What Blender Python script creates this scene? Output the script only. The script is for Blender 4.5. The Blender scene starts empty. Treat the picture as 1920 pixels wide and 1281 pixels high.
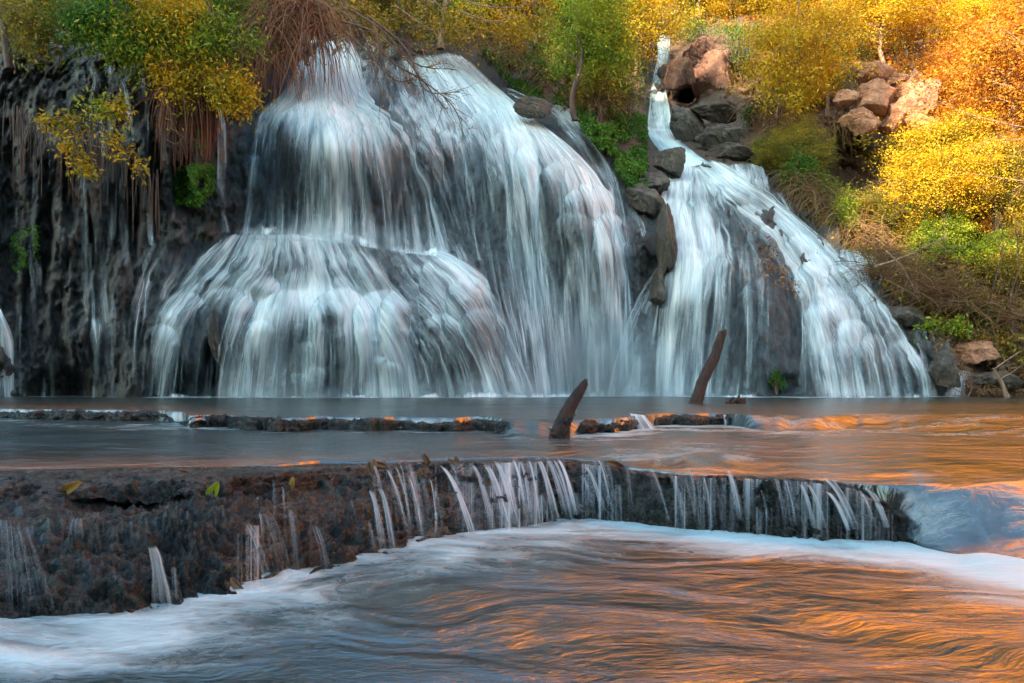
import bpy, math, random
import numpy as np
R = math.radians
random.seed(7); rng = np.random.default_rng(7)
scene = bpy.context.scene

# ---------------------------------------------------------------- camera, sky, sun, exposure
F = 1493.0; HY = 712.0; CH = 0.40          # focal length in px of a 1920 px wide frame, horizon row, camera height
cam = bpy.data.cameras.new('camera'); camo = bpy.data.objects.new('camera', cam)
scene.collection.objects.link(camo); scene.camera = camo
camo.location = (0, 0, CH); camo.rotation_euler = (R(90), 0, 0)
cam.sensor_width = 36; cam.lens = F/1920*36; cam.shift_y = (HY-640.5)/1920
cam.clip_start = 0.05; cam.clip_end = 600
sd = np.array([0.55, 0.72, -0.46]); sd /= np.linalg.norm(sd)     # the way sunlight travels
world = bpy.data.worlds.new('World'); scene.world = world; world.use_nodes = True
wn = world.node_tree; sky = wn.nodes.new('ShaderNodeTexSky'); sky.sky_type = 'NISHITA'; sky.sun_disc = False; sky.dust_density = 2.5; sky.ozone_density = 1.0
sky.sun_elevation = math.asin(-sd[2]); sky.sun_rotation = math.atan2(-sd[0], -sd[1])
bg = wn.nodes['Background']; bg.inputs['Strength'].default_value = 0.15
wb = wn.nodes.new('ShaderNodeMix'); wb.data_type = 'RGBA'; wb.blend_type = 'MULTIPLY'; wb.inputs[0].default_value = 1; wb.inputs[7].default_value = (.83, 1.05, 1.0, 1)
wn.links.new(sky.outputs[0], wb.inputs[6]); wn.links.new(wb.outputs[2], bg.inputs['Color'])
sun = bpy.data.lights.new('sun', 'SUN'); sun.energy = 4.8; sun.angle = R(0.5); sun.color = (1, .80, .56)
suno = bpy.data.objects.new('sun', sun); scene.collection.objects.link(suno)
from mathutils import Vector, Matrix
suno.rotation_euler = Vector(-sd).to_track_quat('Z', 'Y').to_euler(); suno.location = (-20, -25, 30)
scene.view_settings.view_transform = 'Standard'; scene.view_settings.look = 'None'
scene.view_settings.exposure = 2.42; scene.view_settings.gamma = 1
scene.render.engine = 'CYCLES'
scene.cycles.transparent_max_bounces = 24; scene.cycles.max_bounces = 6

# ---------------------------------------------------------------- numeric helpers
def hsh(ix, iy, s):
    h = (ix.astype(np.int64)*374761393 + iy.astype(np.int64)*668265263 + s*974634777) & 0xffffffff
    h = ((h ^ (h >> 13))*1274126177) & 0xffffffff
    return ((h ^ (h >> 16)) & 0xffff)/65535.0
def vn(x, y, s=0):
    x = np.asarray(x, float); y = np.asarray(y, float)
    ix = np.floor(x); iy = np.floor(y); fx = x-ix; fy = y-iy
    fx = fx*fx*fx*(fx*(fx*6-15)+10); fy = fy*fy*fy*(fy*(fy*6-15)+10)
    a = hsh(ix, iy, s); b = hsh(ix+1, iy, s); c = hsh(ix, iy+1, s); d = hsh(ix+1, iy+1, s)
    return (a*(1-fx)+b*fx)*(1-fy) + (c*(1-fx)+d*fx)*fy
def fbm(x, y, s=0, o=4, g=.5):
    t = 0; a = 1; n = 0
    for i in range(o):
        t = t + a*(vn(x*2**i+13.7*i, y*2**i+7.1*i, s+i)-.5)*2; n += a; a *= g
    return t/n
def ridged(x, y, s=0, o=4):
    t = 0; a = 1; n = 0
    for i in range(o):
        t = t + a*(1-np.abs(vn(x*2**i+3.1*i, y*2**i+5.3*i, s+i)*2-1)); n += a; a *= .5
    return t/n
def sst(a, b, x):
    t = np.clip((x-a)/(b-a), 0, 1); return t*t*(3-2*t)
def W(px, py, Y):
    px = np.asarray(px, float); py = np.asarray(py, float); Y = np.asarray(Y, float)
    return np.stack(np.broadcast_arrays((px-960)/F*Y, Y, CH+(HY-py)/F*Y), -1)
def crom(P, t):
    """Catmull-Rom through rows of P (n,k) at t in 0..n-1"""
    P = np.asarray(P, float); n = len(P); t = np.clip(np.asarray(t, float), 0, n-1)
    i = np.minimum(t.astype(int), n-2); f = (t-i)[:, None]
    g = lambda k: P[np.clip(k, 0, n-1)]
    p0, p1, p2, p3 = g(i-1), g(i), g(i+1), g(i+2)
    return .5*((2*p1)+(-p0+p2)*f+(2*p0-5*p1+4*p2-p3)*f*f+(-p0+3*p1-3*p2+p3)*f**3)

# ---------------------------------------------------------------- object helpers
COL = scene.collection
def mk(name, verts, faces, mat=None, parent=None, attrs=None, uv=None, smooth=True):
    verts = np.ascontiguousarray(np.asarray(verts, np.float32).reshape(-1, 3))
    faces = np.asarray(faces, np.int32); k = faces.shape[1]
    me = bpy.data.meshes.new(name)
    me.vertices.add(len(verts)); me.vertices.foreach_set('co', verts.ravel())
    me.loops.add(faces.size); me.loops.foreach_set('vertex_index', faces.ravel())
    me.polygons.add(len(faces)); me.polygons.foreach_set('loop_start', np.arange(0, faces.size, k, dtype=np.int32))
    try: me.polygons.foreach_set('loop_total', np.full(len(faces), k, np.int32))
    except Exception: pass
    me.polygons.foreach_set('use_smooth', np.full(len(faces), smooth))
    me.update(calc_edges=True)
    for a, v in (attrs or {}).items():
        at = me.attributes.new(a, 'FLOAT', 'POINT'); at.data.foreach_set('value', np.asarray(v, np.float32).ravel())
    if uv is not None:
        ul = me.uv_layers.new(name='flow'); ul.data.foreach_set('uv', np.asarray(uv, np.float32)[faces.ravel()].ravel())
    if mat: me.materials.append(mat)
    me.validate()
    o = bpy.data.objects.new(name, me); COL.objects.link(o)
    if parent: o.parent = parent; 
    return o
def gridfaces(n, m):
    a = (np.arange(n-1)[:, None]*m + np.arange(m-1)[None]).ravel()
    return np.stack([a, a+1, a+m+1, a+m], 1)
def tag(o, label=None, cat=None, group=None, kind=None):
    if label: o['label'] = label
    if cat: o['category'] = cat
    if group: o['group'] = group
    if kind: o['kind'] = kind
    return o
def empty(name, loc=(0, 0, 0), rz=0):
    o = bpy.data.objects.new(name, None); COL.objects.link(o); o.location = loc; o.rotation_euler = (0, 0, rz)
    o.empty_display_size = .2; return o
def copy_tree(src, loc, rz=0, sc=(1, 1, 1), tilt=(0, 0)):
    r = src.copy(); COL.objects.link(r)
    r.location = loc; r.rotation_euler = (tilt[0], tilt[1], rz); r.scale = sc
    for ch in src.children:
        c = ch.copy(); COL.objects.link(c); c.parent = r
    return r
class Acc:
    def __init__(s): s.v = []; s.f = []; s.n = 0; s.t = []
    def add(s, v, f, t=0.5):
        v = np.asarray(v, float).reshape(-1, 3); s.v.append(v); s.f.append(np.asarray(f)+s.n); s.n += len(v)
        s.t.append(np.broadcast_to(np.asarray(t, float), (len(v),)))
    def tube(s, pts, rad, k=6, t=.5, rough=0):
        pts = np.asarray(pts, float); n = len(pts); rad = np.broadcast_to(np.asarray(rad, float), (n,))
        d = np.gradient(pts, axis=0); d /= np.linalg.norm(d, axis=1)[:, None]+1e-9
        up = np.array([0.13, 0.21, 1.0]) if abs(d[:, 2]).mean() < .8 else np.array([1.0, .15, .1])
        a = np.cross(d, up); a /= np.linalg.norm(a, axis=1)[:, None]+1e-9; b = np.cross(d, a)
        th = np.arange(k)/k*2*math.pi
        rr = rad[:, None]*(1+(rough*(rng.random((n, k))-.5) if rough else 0))
        v = pts[:, None]+rr[..., None]*(np.cos(th)[None, :, None]*a[:, None]+np.sin(th)[None, :, None]*b[:, None])
        i = np.arange(n-1)[:, None]*k; j = np.arange(k)[None]; j2 = (j+1) % k
        f = np.stack([i+j, i+j2, i+k+j2, i+k+j], -1).reshape(-1, 4)
        s.add(v, f, t)
    def build(s, name, mat, parent=None, smooth=True):
        return mk(name, np.concatenate(s.v), np.concatenate(s.f), mat, parent, {'tint': np.concatenate(s.t)}, smooth=smooth)
def leaves(acc, c, size, elong=1.0, up=.5, droop=0, tint=None, r=None):
    """one folded leaf (two quads' worth in one bent quad) at every point of c"""
    r = r or rng; n = len(c)
    nm = r.normal(size=(n, 3)); nm[:, 2] += up*1.5; nm /= np.linalg.norm(nm, axis=1)[:, None]
    d = r.normal(size=(n, 3)); d[:, 2] -= droop; d -= (d*nm).sum(1)[:, None]*nm; d /= np.linalg.norm(d, axis=1)[:, None]+1e-9
    s = np.cross(nm, d); L = (size*(.6+.8*r.random(n)))[:, None]; w = L*.5*(0.62/elong)
    base = c; tip = c+d*L; l = c+d*L*.45+s*w+nm*w*.35; q = c+d*L*.45-s*w+nm*w*.35
    v = np.stack([base, l, tip, q], 1).reshape(-1, 3)
    f = np.arange(n*4).reshape(n, 4)
    t = (r.random(n) if tint is None else tint); acc.add(v, f, np.repeat(t, 4))

# ---------------------------------------------------------------- materials
def newmat(name):
    m = bpy.data.materials.new(name); m.use_nodes = True; nt = m.node_tree
    for n in list(nt.nodes): nt.nodes.remove(n)
    out = nt.nodes.new('ShaderNodeOutputMaterial'); return m, nt, out
def nd(nt, typ, inp=None, **kw):
    n = nt.nodes.new(typ)
    for k, v in kw.items(): setattr(n, k, v)
    for k, v in (inp or {}).items():
        s = n.inputs[k]
        if isinstance(v, bpy.types.NodeSocket): nt.links.new(v, s)
        else: s.default_value = v
    return n
def mth(nt, op, a, b=None, c=None, clamp=False):
    n = nt.nodes.new('ShaderNodeMath'); n.operation = op; n.use_clamp = clamp
    for i, v in enumerate((a, b, c)):
        if v is None: continue
        if isinstance(v, bpy.types.NodeSocket): nt.links.new(v, n.inputs[i])
        else: n.inputs[i].default_value = v
    return n.outputs[0]
def ramp(nt, fac, stops):
    n = nt.nodes.new('ShaderNodeValToRGB'); e = n.color_ramp.elements
    while len(e) < len(stops): e.new(.5)
    for i, (p, c) in enumerate(stops):
        e[i].position = p; e[i].color = (*c, 1) if len(c) == 3 else c
    nt.links.new(fac, n.inputs[0]); return n.outputs[0]
def mixc(nt, f, a, b):
    n = nt.nodes.new('ShaderNodeMix'); n.data_type = 'RGBA'
    for k, v in ((0, f), (6, a), (7, b)):
        if isinstance(v, bpy.types.NodeSocket): nt.links.new(v, n.inputs[k])
        else: n.inputs[k].default_value = v if k == 0 else (*v, 1)
    return n.outputs[2]
def noise(nt, vec, scale, detail=4, rough=.55, dist=0):
    return nd(nt, 'ShaderNodeTexNoise', {'Vector': vec, 'Scale': scale, 'Detail': detail, 'Roughness': rough, 'Distortion': dist}).outputs['Fac']
def mapv(nt, vec, sc=(1, 1, 1), rot=(0, 0, 0)):
    return nd(nt, 'ShaderNodeMapping', {'Vector': vec, 'Scale': sc, 'Rotation': rot}).outputs[0]
def attr(nt, a): return nd(nt, 'ShaderNodeAttribute', attribute_name=a).outputs['Fac']

def rock_mat(name, dark, mid, light, soil=None, sc=1.0, rough=.55, moss=.0, bump=.6, vert=.35, red=None):
    m, nt, out = newmat(name); co = nd(nt, 'ShaderNodeTexCoord').outputs['Object']
    vs = mapv(nt, co, (1, 1, vert))
    n1 = noise(nt, vs, 1.3*sc, 6, .6, .4); n2 = noise(nt, vs, 7*sc, 10, .72, .3); n3 = noise(nt, co, 42*sc, 6, .75)
    c = ramp(nt, mth(nt, 'ADD', mth(nt, 'ADD', mth(nt, 'MULTIPLY', n1, .3), mth(nt, 'MULTIPLY', n2, .4)), mth(nt, 'MULTIPLY', n3, .3)), [(.36, dark), (.5, mid), (.6, light)])
    if red:
        c = mixc(nt, mth(nt, 'MULTIPLY', ramp(nt, noise(nt, co, 2.2*sc, 5, .6, .8), [(.5, (0, 0, 0)), (.66, (1, 1, 1))]), .35), c, red)
    if moss:
        mk_ = ramp(nt, noise(nt, co, 3.1*sc, 6, .65), [(.54, (0, 0, 0)), (.66, (1, 1, 1))])
        c = mixc(nt, mth(nt, 'MULTIPLY', mk_, moss), c, (.055, .07, .018))
    if soil:
        c = mixc(nt, attr(nt, 'soil'), c, mixc(nt, n2, soil, tuple(x*.45 for x in soil)))
    if soil: c = mixc(nt, attr(nt, 'wet'), c, ramp(nt, n2, [(.40, (.005, .008, .011)), (.62, (.05, .068, .08))]))
    vo = nd(nt, 'ShaderNodeTexVoronoi', {'Vector': vs, 'Scale': 14*sc, 'Randomness': 1.0}, feature='F1').outputs['Distance']
    h = mth(nt, 'ADD', mth(nt, 'ADD', mth(nt, 'MULTIPLY', n2, 1.0), mth(nt, 'MULTIPLY', n3, .35)), mth(nt, 'MULTIPLY', vo, .3))
    b = nd(nt, 'ShaderNodeBump', {'Height': h, 'Strength': bump, 'Distance': .34/sc}).outputs[0]
    p = nd(nt, 'ShaderNodeBsdfPrincipled', {'Base Color': c, 'Normal': b, 'Roughness': ramp(nt, n2, [(.3, (rough-.2,)*3), (.7, (rough+.2,)*3)])})
    nt.links.new(p.outputs[0], out.inputs[0]); return m
M = {}
M['cliff'] = rock_mat('wet_travertine', (.003, .003, .004), (.026, .025, .024), (.14, .13, .12), soil=(.19, .10, .055), moss=.4, red=(.09, .050, .03))
M['ledge'] = rock_mat('ledge_travertine', (.002, .002, .002), (.016, .016, .014), (.14, .13, .105), sc=3.2, rough=.27, moss=.3, bump=.9, vert=.8, red=(.08, .038, .018))
M['redrock'] = rock_mat('red_sandstone', (.16, .065, .035), (.36, .16, .085), (.50, .27, .17), sc=1.6, rough=.8, bump=.6, vert=.9)
M['redbrown'] = rock_mat('red_brown_rock', (.03, .012, .008), (.15, .065, .04), (.30, .16, .10), sc=2.4, rough=.65, moss=.25, vert=.8)
M['darkrock'] = rock_mat('brown_wet_rock', (.007, .006, .005), (.055, .044, .034), (.20, .155, .11), sc=2.4, rough=.5, moss=.3, vert=.8)
M['canyon'] = rock_mat('canyon_sandstone', (.70, .17, .008), (.95, .29, .012), (.95, .38, .03), sc=.25, rough=.9, vert=3)

def veil_mat(name, tintc=(.80, .90, .93), fu=9, sharp=1.0):
    """falling water: white threads along the flow (uv: metres across, metres along) with clear gaps between"""
    m, nt, out = newmat(name); uv = nd(nt, 'ShaderNodeUVMap', uv_map='flow').outputs[0]; de = attr(nt, 'dens')
    na = noise(nt, mapv(nt, uv, (fu*.30, .38, 1)), 1, 3, .5, .9)
    nb = noise(nt, mapv(nt, uv, (fu, .55, 1)), 1, 4, .55, .25)
    nc = noise(nt, mapv(nt, uv, (fu*5, 1.3, 1)), 1, 4, .6, .1)
    s = mth(nt, 'ADD', mth(nt, 'ADD', mth(nt, 'MULTIPLY', na, .50), mth(nt, 'MULTIPLY', nb, .31)), mth(nt, 'MULTIPLY', nc, .19))
    s = mth(nt, 'MULTIPLY', mth(nt, 'SUBTRACT', s, .5), 3.9*sharp)
    a = mth(nt, 'ADD', mth(nt, 'MULTIPLY', mth(nt, 'SUBTRACT', de, .5), 1.45), mth(nt, 'ADD', s, .34))
    a = mth(nt, 'ADD', a, mth(nt, 'MULTIPLY', de, .12))
    a = nd(nt, 'ShaderNodeMapRange', {'Value': a, 'From Min': 0.0, 'From Max': 1.5, 'To Min': 0.0, 'To Max': 0.96}, interpolation_type='SMOOTHSTEP').outputs[0]
    a = mth(nt, 'MULTIPLY', a, ramp(nt, de, [(0.0, (0, 0, 0)), (.16, (1, 1, 1))]))
    b = nd(nt, 'ShaderNodeBump', {'Height': mth(nt, 'ADD', nb, mth(nt, 'MULTIPLY', nc, .5)), 'Strength': .6, 'Distance': .12}).outputs[0]
    tc = mixc(nt, nd(nt, 'ShaderNodeMapRange', {'Value': mth(nt, 'ADD', s, mth(nt, 'MULTIPLY', de, .5)), 'From Min': -.35, 'From Max': .8}).outputs[0], tuple(x*y for x, y in zip(tintc, (.50, .62, .70))), tuple(min(.93, x*1.12) for x in tintc))
    df = nd(nt, 'ShaderNodeBsdfDiffuse', {'Color': tc, 'Normal': b}); tl = nd(nt, 'ShaderNodeBsdfTranslucent', {'Color': tc, 'Normal': b})
    gl = nd(nt, 'ShaderNodeBsdfGlossy', {'Color': (1, 1, 1, 1), 'Roughness': .4, 'Normal': b})
    m1 = nd(nt, 'ShaderNodeMixShader', {0: .25, 1: df.outputs[0], 2: tl.outputs[0]})
    m2 = nd(nt, 'ShaderNodeMixShader', {0: .05, 1: m1.outputs[0], 2: gl.outputs[0]})
    tr = nd(nt, 'ShaderNodeBsdfTransparent')
    m3 = nd(nt, 'ShaderNodeMixShader', {0: a, 1: tr.outputs[0], 2: m2.outputs[0]})
    nt.links.new(m3.outputs[0], out.inputs[0]); return m
M['veil'] = veil_mat('falling_water'); M['veil_far'] = veil_mat('falling_water_far', (.70, .87, .90), 6)
M['threads'] = veil_mat('fine_water_threads', (.68, .84, .87), 26, 1.1); M['slide'] = veil_mat('sliding_water', (.46, .62, .70), 7, .45); M['spill'] = veil_mat('thin_spill', (.84, .86, .86), 150, .9)

def leaf_mat(name, stops, tl=.35):
    m, nt, out = newmat(name)
    co = nd(nt, 'ShaderNodeTexCoord').outputs['Object']
    f = mth(nt, 'ADD', mth(nt, 'MULTIPLY', attr(nt, 'tint'), .55), mth(nt, 'MULTIPLY', noise(nt, co, 1.1, 3), .75))
    oi = nd(nt, 'ShaderNodeObjectInfo').outputs['Random']
    f = mth(nt, 'ADD', mth(nt, 'SUBTRACT', f, .15), mth(nt, 'MULTIPLY', mth(nt, 'SUBTRACT', oi, .5), .22))
    c = ramp(nt, f, stops)
    df = nd(nt, 'ShaderNodeBsdfPrincipled', {'Base Color': c, 'Roughness': .6, 'Specular IOR Level': .25}); tr = nd(nt, 'ShaderNodeBsdfTranslucent', {'Color': c})
    ms = nd(nt, 'ShaderNodeMixShader', {0: tl, 1: df.outputs[0], 2: tr.outputs[0]})
    nt.links.new(ms.outputs[0], out.inputs[0]); return m
M['yellow'] = leaf_mat('yellow_leaves', [(.1, (.12, .14, .015)), (.35, (.42, .30, .012)), (.6, (.62, .36, .012)), (.9, (.52, .20, .012))])
M['orange'] = leaf_mat('orange_leaves', [(.1, (.20, .14, .015)), (.35, (.42, .22, .018)), (.6, (.50, .17, .015)), (.9, (.34, .085, .012))])
M['olive'] = leaf_mat('olive_leaves', [(.1, (.03, .045, .01)), (.35, (.13, .13, .02)), (.6, (.30, .22, .02)), (.9, (.50, .24, .02))])
M['green'] = leaf_mat('green_leaves', [(.1, (.02, .05, .01)), (.38, (.10, .18, .015)), (.65, (.26, .32, .02)), (.92, (.50, .40, .02))])
M['fern'] = leaf_mat('fern_leaves', [(.1, (.015, .05, .008)), (.5, (.05, .15, .015)), (.9, (.17, .26, .03))])
M['sage'] = leaf_mat('sage_leaves', [(.1, (.04, .06, .035)), (.5, (.10, .13, .07)), (.9, (.20, .20, .08))])
M['dry'] = leaf_mat('dry_grass', [(.1, (.10, .045, .02)), (.5, (.15, .08, .035)), (.9, (.26, .16, .07))], .15)
M['root'] = leaf_mat('red_roots', [(.1, (.06, .02, .012)), (.5, (.17, .06, .03)), (.9, (.28, .13, .06))], .1)
M['litter'] = leaf_mat('fallen_leaf', [(.1, (.06, .025, .012)), (.5, (.20, .09, .04)), (.9, (.32, .16, .08))], .15)
M['leafgreen'] = leaf_mat('fresh_leaf', [(.1, (.22, .26, .02)), (.9, (.38, .38, .02))], .3)
M['leafochre'] = leaf_mat('ochre_leaf', [(.1, (.30, .16, .03)), (.9, (.45, .24, .05))], .2)
def bark_mat(name, a, b, sc=1):
    m, nt, out = newmat(name); co = nd(nt, 'ShaderNodeTexCoord').outputs['Object']
    n = noise(nt, mapv(nt, co, (14*sc, 14*sc, 2*sc)), 1, 6, .65, .3)
    bp = nd(nt, 'ShaderNodeBump', {'Height': n, 'Strength': .9, 'Distance': .03}).outputs[0]
    p = nd(nt, 'ShaderNodeBsdfPrincipled', {'Base Color': ramp(nt, n, [(.35, a), (.65, b)]), 'Roughness': .75, 'Normal': bp})
    nt.links.new(p.outputs[0], out.inputs[0]); return m
M['bark'] = bark_mat('brown_bark', (.03, .015, .010), (.13, .07, .04))
M['palebark'] = bark_mat('pale_bark', (.10, .06, .035), (.32, .20, .12))
M['twig'] = bark_mat('red_twig', (.05, .025, .018), (.16, .085, .06))
M['driftwood'] = bark_mat('driftwood', (.002, .0015, .001), (.065, .020, .009), 2.6)

# ---------------------------------------------------------------- the relief behind the pool: distance Y at picture directions
CP = np.array([
 # left dark cliff
 (-100,-150,21),(100,-150,21),(300,-150,21),(0,0,18.2),(150,30,17.6),(300,30,17.6),(450,60,17.4),(0,110,15.7),(100,110,15.7),(200,110,15.8),(300,150,15.5),(400,150,16.2),(500,150,17.2),
 (0,220,15.0),(100,220,14.9),(200,220,15.0),(300,240,14.8),(380,240,15.0),(0,400,14.6),(100,400,14.5),(200,400,14.6),(300,400,14.7),(380,380,15.0),
 (0,560,14.2),(100,560,14.2),(200,560,14.2),(260,520,14.3),(0,742,14.0),(100,742,14.1),(200,742,14.0),(-100,300,14.7),(-100,742,13.9),
 # dome A
 (600,60,18.5),(600,120,17.6),(610,180,16.5),(520,210,16.0),(480,300,15.6),(465,430,15.4),(560,260,15.5),(640,260,15.4),(570,430,15.3),(640,340,15.2),(640,430,15.2),(730,260,15.7),(780,340,15.7),(730,450,15.3),(800,460,15.3),(850,460,15.4),
 (410,200,16.4),(410,420,15.2),(560,120,17.6),(680,110,18.4),(690,180,17.2),
 # lower tier
 (430,440,14.9),(540,440,14.95),(640,450,14.9),(720,470,14.9),(820,475,14.9),(330,540,14.3),(420,540,14.2),(540,540,14.1),(640,545,14.1),(700,570,14.0),(800,580,14.1),(900,560,14.4),(290,620,13.9),(420,620,13.8),(540,620,13.75),(700,640,13.7),(850,650,13.8),(960,640,14.2),
 (280,742,13.7),(420,742,13.7),(540,742,13.6),(700,742,13.55),(850,742,13.6),(1000,742,13.9),
 # sheet B
 (760,60,20),(830,70,20.5),(830,110,19),(780,180,17.4),(860,200,17.2),(950,220,17.3),(1000,230,17.3),(1060,300,16.4),(860,320,16.2),(950,330,16.0),(1110,370,15.8),(900,450,15.5),(1000,450,15.5),(1080,450,15.4),(1150,470,15.3),(980,560,15.0),(1060,600,15.0),(1150,600,15.0),(1080,742,14.8),(1160,742,14.9),
 (1180,520,15.6),(1200,620,15.5),(1210,742,15.2),
 # bank between the falls
 (700,0,22),(900,0,23),(1000,100,21),(1080,180,18.9),(950,140,20.2),(1150,230,18.6),(1190,330,17.4),(1120,310,17.3),(1150,350,17.0),(1050,210,18.3),(1195,420,16.6),(1210,500,16.2),(1240,470,15.9),(900,-150,26),(600,-150,25),
 # right stream and right fall
 (1250,60,27),(1240,150,24.5),(1235,240,21.5),(1240,285,19.5),(1290,310,18.6),(1340,320,18.2),(1260,380,17.0),(1320,380,17.0),(1300,460,15.9),(1290,560,15.2),(1270,742,14.6),(1340,742,14.4),
 (1400,400,16.8),(1450,470,15.8),(1430,560,14.9),(1470,640,14.4),(1400,742,14.0),(1460,742,13.8),(1530,450,16.9),(1520,560,15.0),(1600,540,15.8),(1560,640,14.4),(1650,620,14.8),(1700,650,14.8),(1560,742,13.7),(1650,742,13.8),(1740,742,14.0),(1750,690,14.3),
 (1400,320,17.8),(1440,350,17.6),(1300,-150,32),(1300,0,29),(1300,120,24),(1330,220,21.5),(1380,270,20),
 # right bank
 (1450,200,22),(1500,100,24),(1500,280,20),(1500,360,18.2),(1560,420,17.4),(1650,480,16.8),(1600,250,20.6),(1700,200,21),(1700,300,19.5),(1650,400,18),(1800,500,16.8),(1900,560,16.2),(1800,650,15.2),(1830,742,14.5),(1920,742,14.3),(1920,640,15.2),
 (1920,400,18),(1800,100,24),(1920,0,26),(1600,0,27),(1700,-150,31),(1920,-150,31),(2020,300,20),(2020,742,14),(1850,350,18.8)], float)
def tps(P, V, lam=1.5):
    n = len(P); d = np.linalg.norm(P[:, None]-P[None], axis=2)/500
    K = np.where(d > 0, d*d*np.log(d+1e-12), 0)+np.eye(n)*lam*1e-3
    A = np.zeros((n+3, n+3)); A[:n, :n] = K; A[:n, n] = 1; A[:n, n+1:] = P/500; A[n:, :n] = A[:n, n:].T
    return np.linalg.solve(A, np.r_[V, 0, 0, 0])
TW = tps(CP[:, :2], CP[:, 2])
def Dsm(px, py):
    sh = np.shape(px); q = np.stack([np.clip(np.ravel(px), -100, 2020), np.clip(np.ravel(py), -150, 742)], 1)
    o = np.empty(len(q)); P = CP[:, :2]
    for i in range(0, len(q), 20000):
        s = q[i:i+20000]; d = np.linalg.norm(s[:, None]-P[None], axis=2)/500
        K = np.where(d > 0, d*d*np.log(d+1e-12), 0)
        o[i:i+20000] = K@TW[:-3]+TW[-3]+s@TW[-2:]/500
    return o.reshape(sh)
# lobes: bell-shaped travertine domes that the water drapes (cx, top y, half width, length, bulge in metres)
LB = [(600,186,75,240,.9),(480,292,26,110,.35),(545,205,30,180,.25),(655,205,45,150,.4),(700,235,50,160,.4),
 (490,448,60,95,.35),(580,440,70,110,.5),(700,462,50,100,.3),(770,470,45,100,.3),(850,470,60,260,.6),(655,470,40,70,.25),
 (470,495,50,80,.3),(540,545,70,150,.45),(420,540,50,160,.4),(345,548,55,190,.45),(640,542,60,200,.55),(715,545,50,200,.4),(770,530,55,210,.45),(830,590,40,150,.3),
 (572,640,30,110,.14),(592,688,26,80,.12),(560,700,30,60,.12),(300,610,30,140,.25),(490,600,30,120,.2),
 (620,565,28,50,.2),(500,520,30,45,.2),(405,505,30,40,.2),(455,555,28,50,.15),(560,505,26,45,.15),
 (495,480,20,50,.12),(690,500,24,60,.15),(740,560,26,90,.15),(880,520,40,180,.3),(900,580,40,160,.3),
 (725,185,28,120,.3),(700,160,30,90,.3),(760,170,26,150,.25),(800,235,26,160,.25),(840,250,30,200,.3),(805,255,20,130,.2),
 (900,215,45,230,.35),(960,240,45,240,.4),(1010,265,45,260,.4),(1060,300,45,280,.5),(1105,345,40,240,.5),(1140,400,30,200,.35),(1075,400,45,80,.3),
 (1185,405,22,60,.2),(1205,430,20,70,.2),(1190,450,25,80,.2),
 (1290,330,40,60,.25),(1330,345,30,45,.2),(1375,350,30,40,.25),(1310,375,35,70,.2),(1355,372,26,40,.2),(1260,372,35,90,.25),(1400,385,50,80,.4),(1460,415,40,60,.3),(1285,462,50,240,.35),(1345,480,30,200,.2),
 (1440,520,60,240,.55),(1390,470,40,120,.3),(1500,440,30,60,.25),(1540,470,32,60,.25),(1580,500,30,70,.25),(1520,500,30,80,.25),(1560,540,35,90,.25),(1610,545,32,80,.25),(1650,570,30,80,.25),
 (1540,575,32,150,.35),(1600,600,34,140,.3),(1640,630,40,110,.4),(1690,640,34,100,.3),(1725,660,30,80,.3),(1570,640,30,100,.2),(1405,312,28,60,.25),(1430,330,24,60,.25),
 (1600,466,26,70,.35),(1632,478,22,70,.35),(1750,590,45,110,.4),(1700,570,30,60,.3),
 (10,575,24,160,.5),(225,470,40,200,.3),(260,520,30,160,.2),(150,250,35,200,.35),(300,440,30,150,.25),
 (90,250,30,250,.3),(35,230,28,260,.3),(350,180,45,210,.6),(240,170,35,200,.3),(120,560,45,130,.3),(170,600,35,110,.3)]
r2 = np.random.default_rng(5)
for _ in range(150):                                                    # small scallops where the flow breaks into steps
    if r2.random() < .5: cx = r2.uniform(300, 900); cy = 450+abs(cx-560)*.25*r2.random()+r2.uniform(0, 200)
    else:
        k = r2.random(); cx = 1300+k*400+r2.uniform(-50, 60); cy = 330+k*300+r2.uniform(-25, 60)
    w = r2.uniform(9, 22); LB.append((cx, cy, w, w*r2.uniform(1.5, 3), r2.uniform(.03, .08)))
LB = np.array(LB, float)
def lobes(px, py):
    sh = np.shape(px); x = np.ravel(px); y = np.ravel(py); tot = np.zeros(len(x))
    wx = x+6*fbm(x/40, y/90, 3, 2)
    for cx, cy, rx, ln, am in LB:
        m = (np.abs(x-cx) < rx*1.3) & (y > cy-10) & (y < cy+ln*1.1)
        if not m.any(): continue
        dx = (wx[m]-cx)/rx; dy = (y[m]-cy)/rx
        up = np.minimum(dy-1.0, 0)                                      # rounded top, straight drape below
        q = np.clip(1-dx*dx-up*up, 0, 1)
        fade = 1-sst(.35, 1.0, (y[m]-cy)/ln)
        tot[m] += am*q**.75*fade
    return tot.reshape(sh)
def gss(px, py, cx, cy, rx, ry): return np.exp(-(((px-cx)/rx)**2+((py-cy)/ry)**2)**2)
def Dw(px, py): return Dsm(px, py)-.58*lobes(px, py)
def wetmask(px, py):
    """1 where broad water runs over the rock, so its relief stays calm under it"""
    a = sst(420, 480, px)*(1-sst(1150, 1210, px))*sst(80, 160, py)*(1-sst(0, 60, (px-900)*.62+90-py+40))
    b = sst(260, 320, px)*(1-sst(1150, 1210, px))*sst(440, 470, py)
    line = 300+(px-1300)*.95
    c = sst(1200, 1240, px)*sst(-20, 25, py-line)*sst(290, 320, py)*(1-sst(1740, 1790, px))
    return np.clip(np.maximum(np.maximum(a, b), c), 0, 1)
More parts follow.
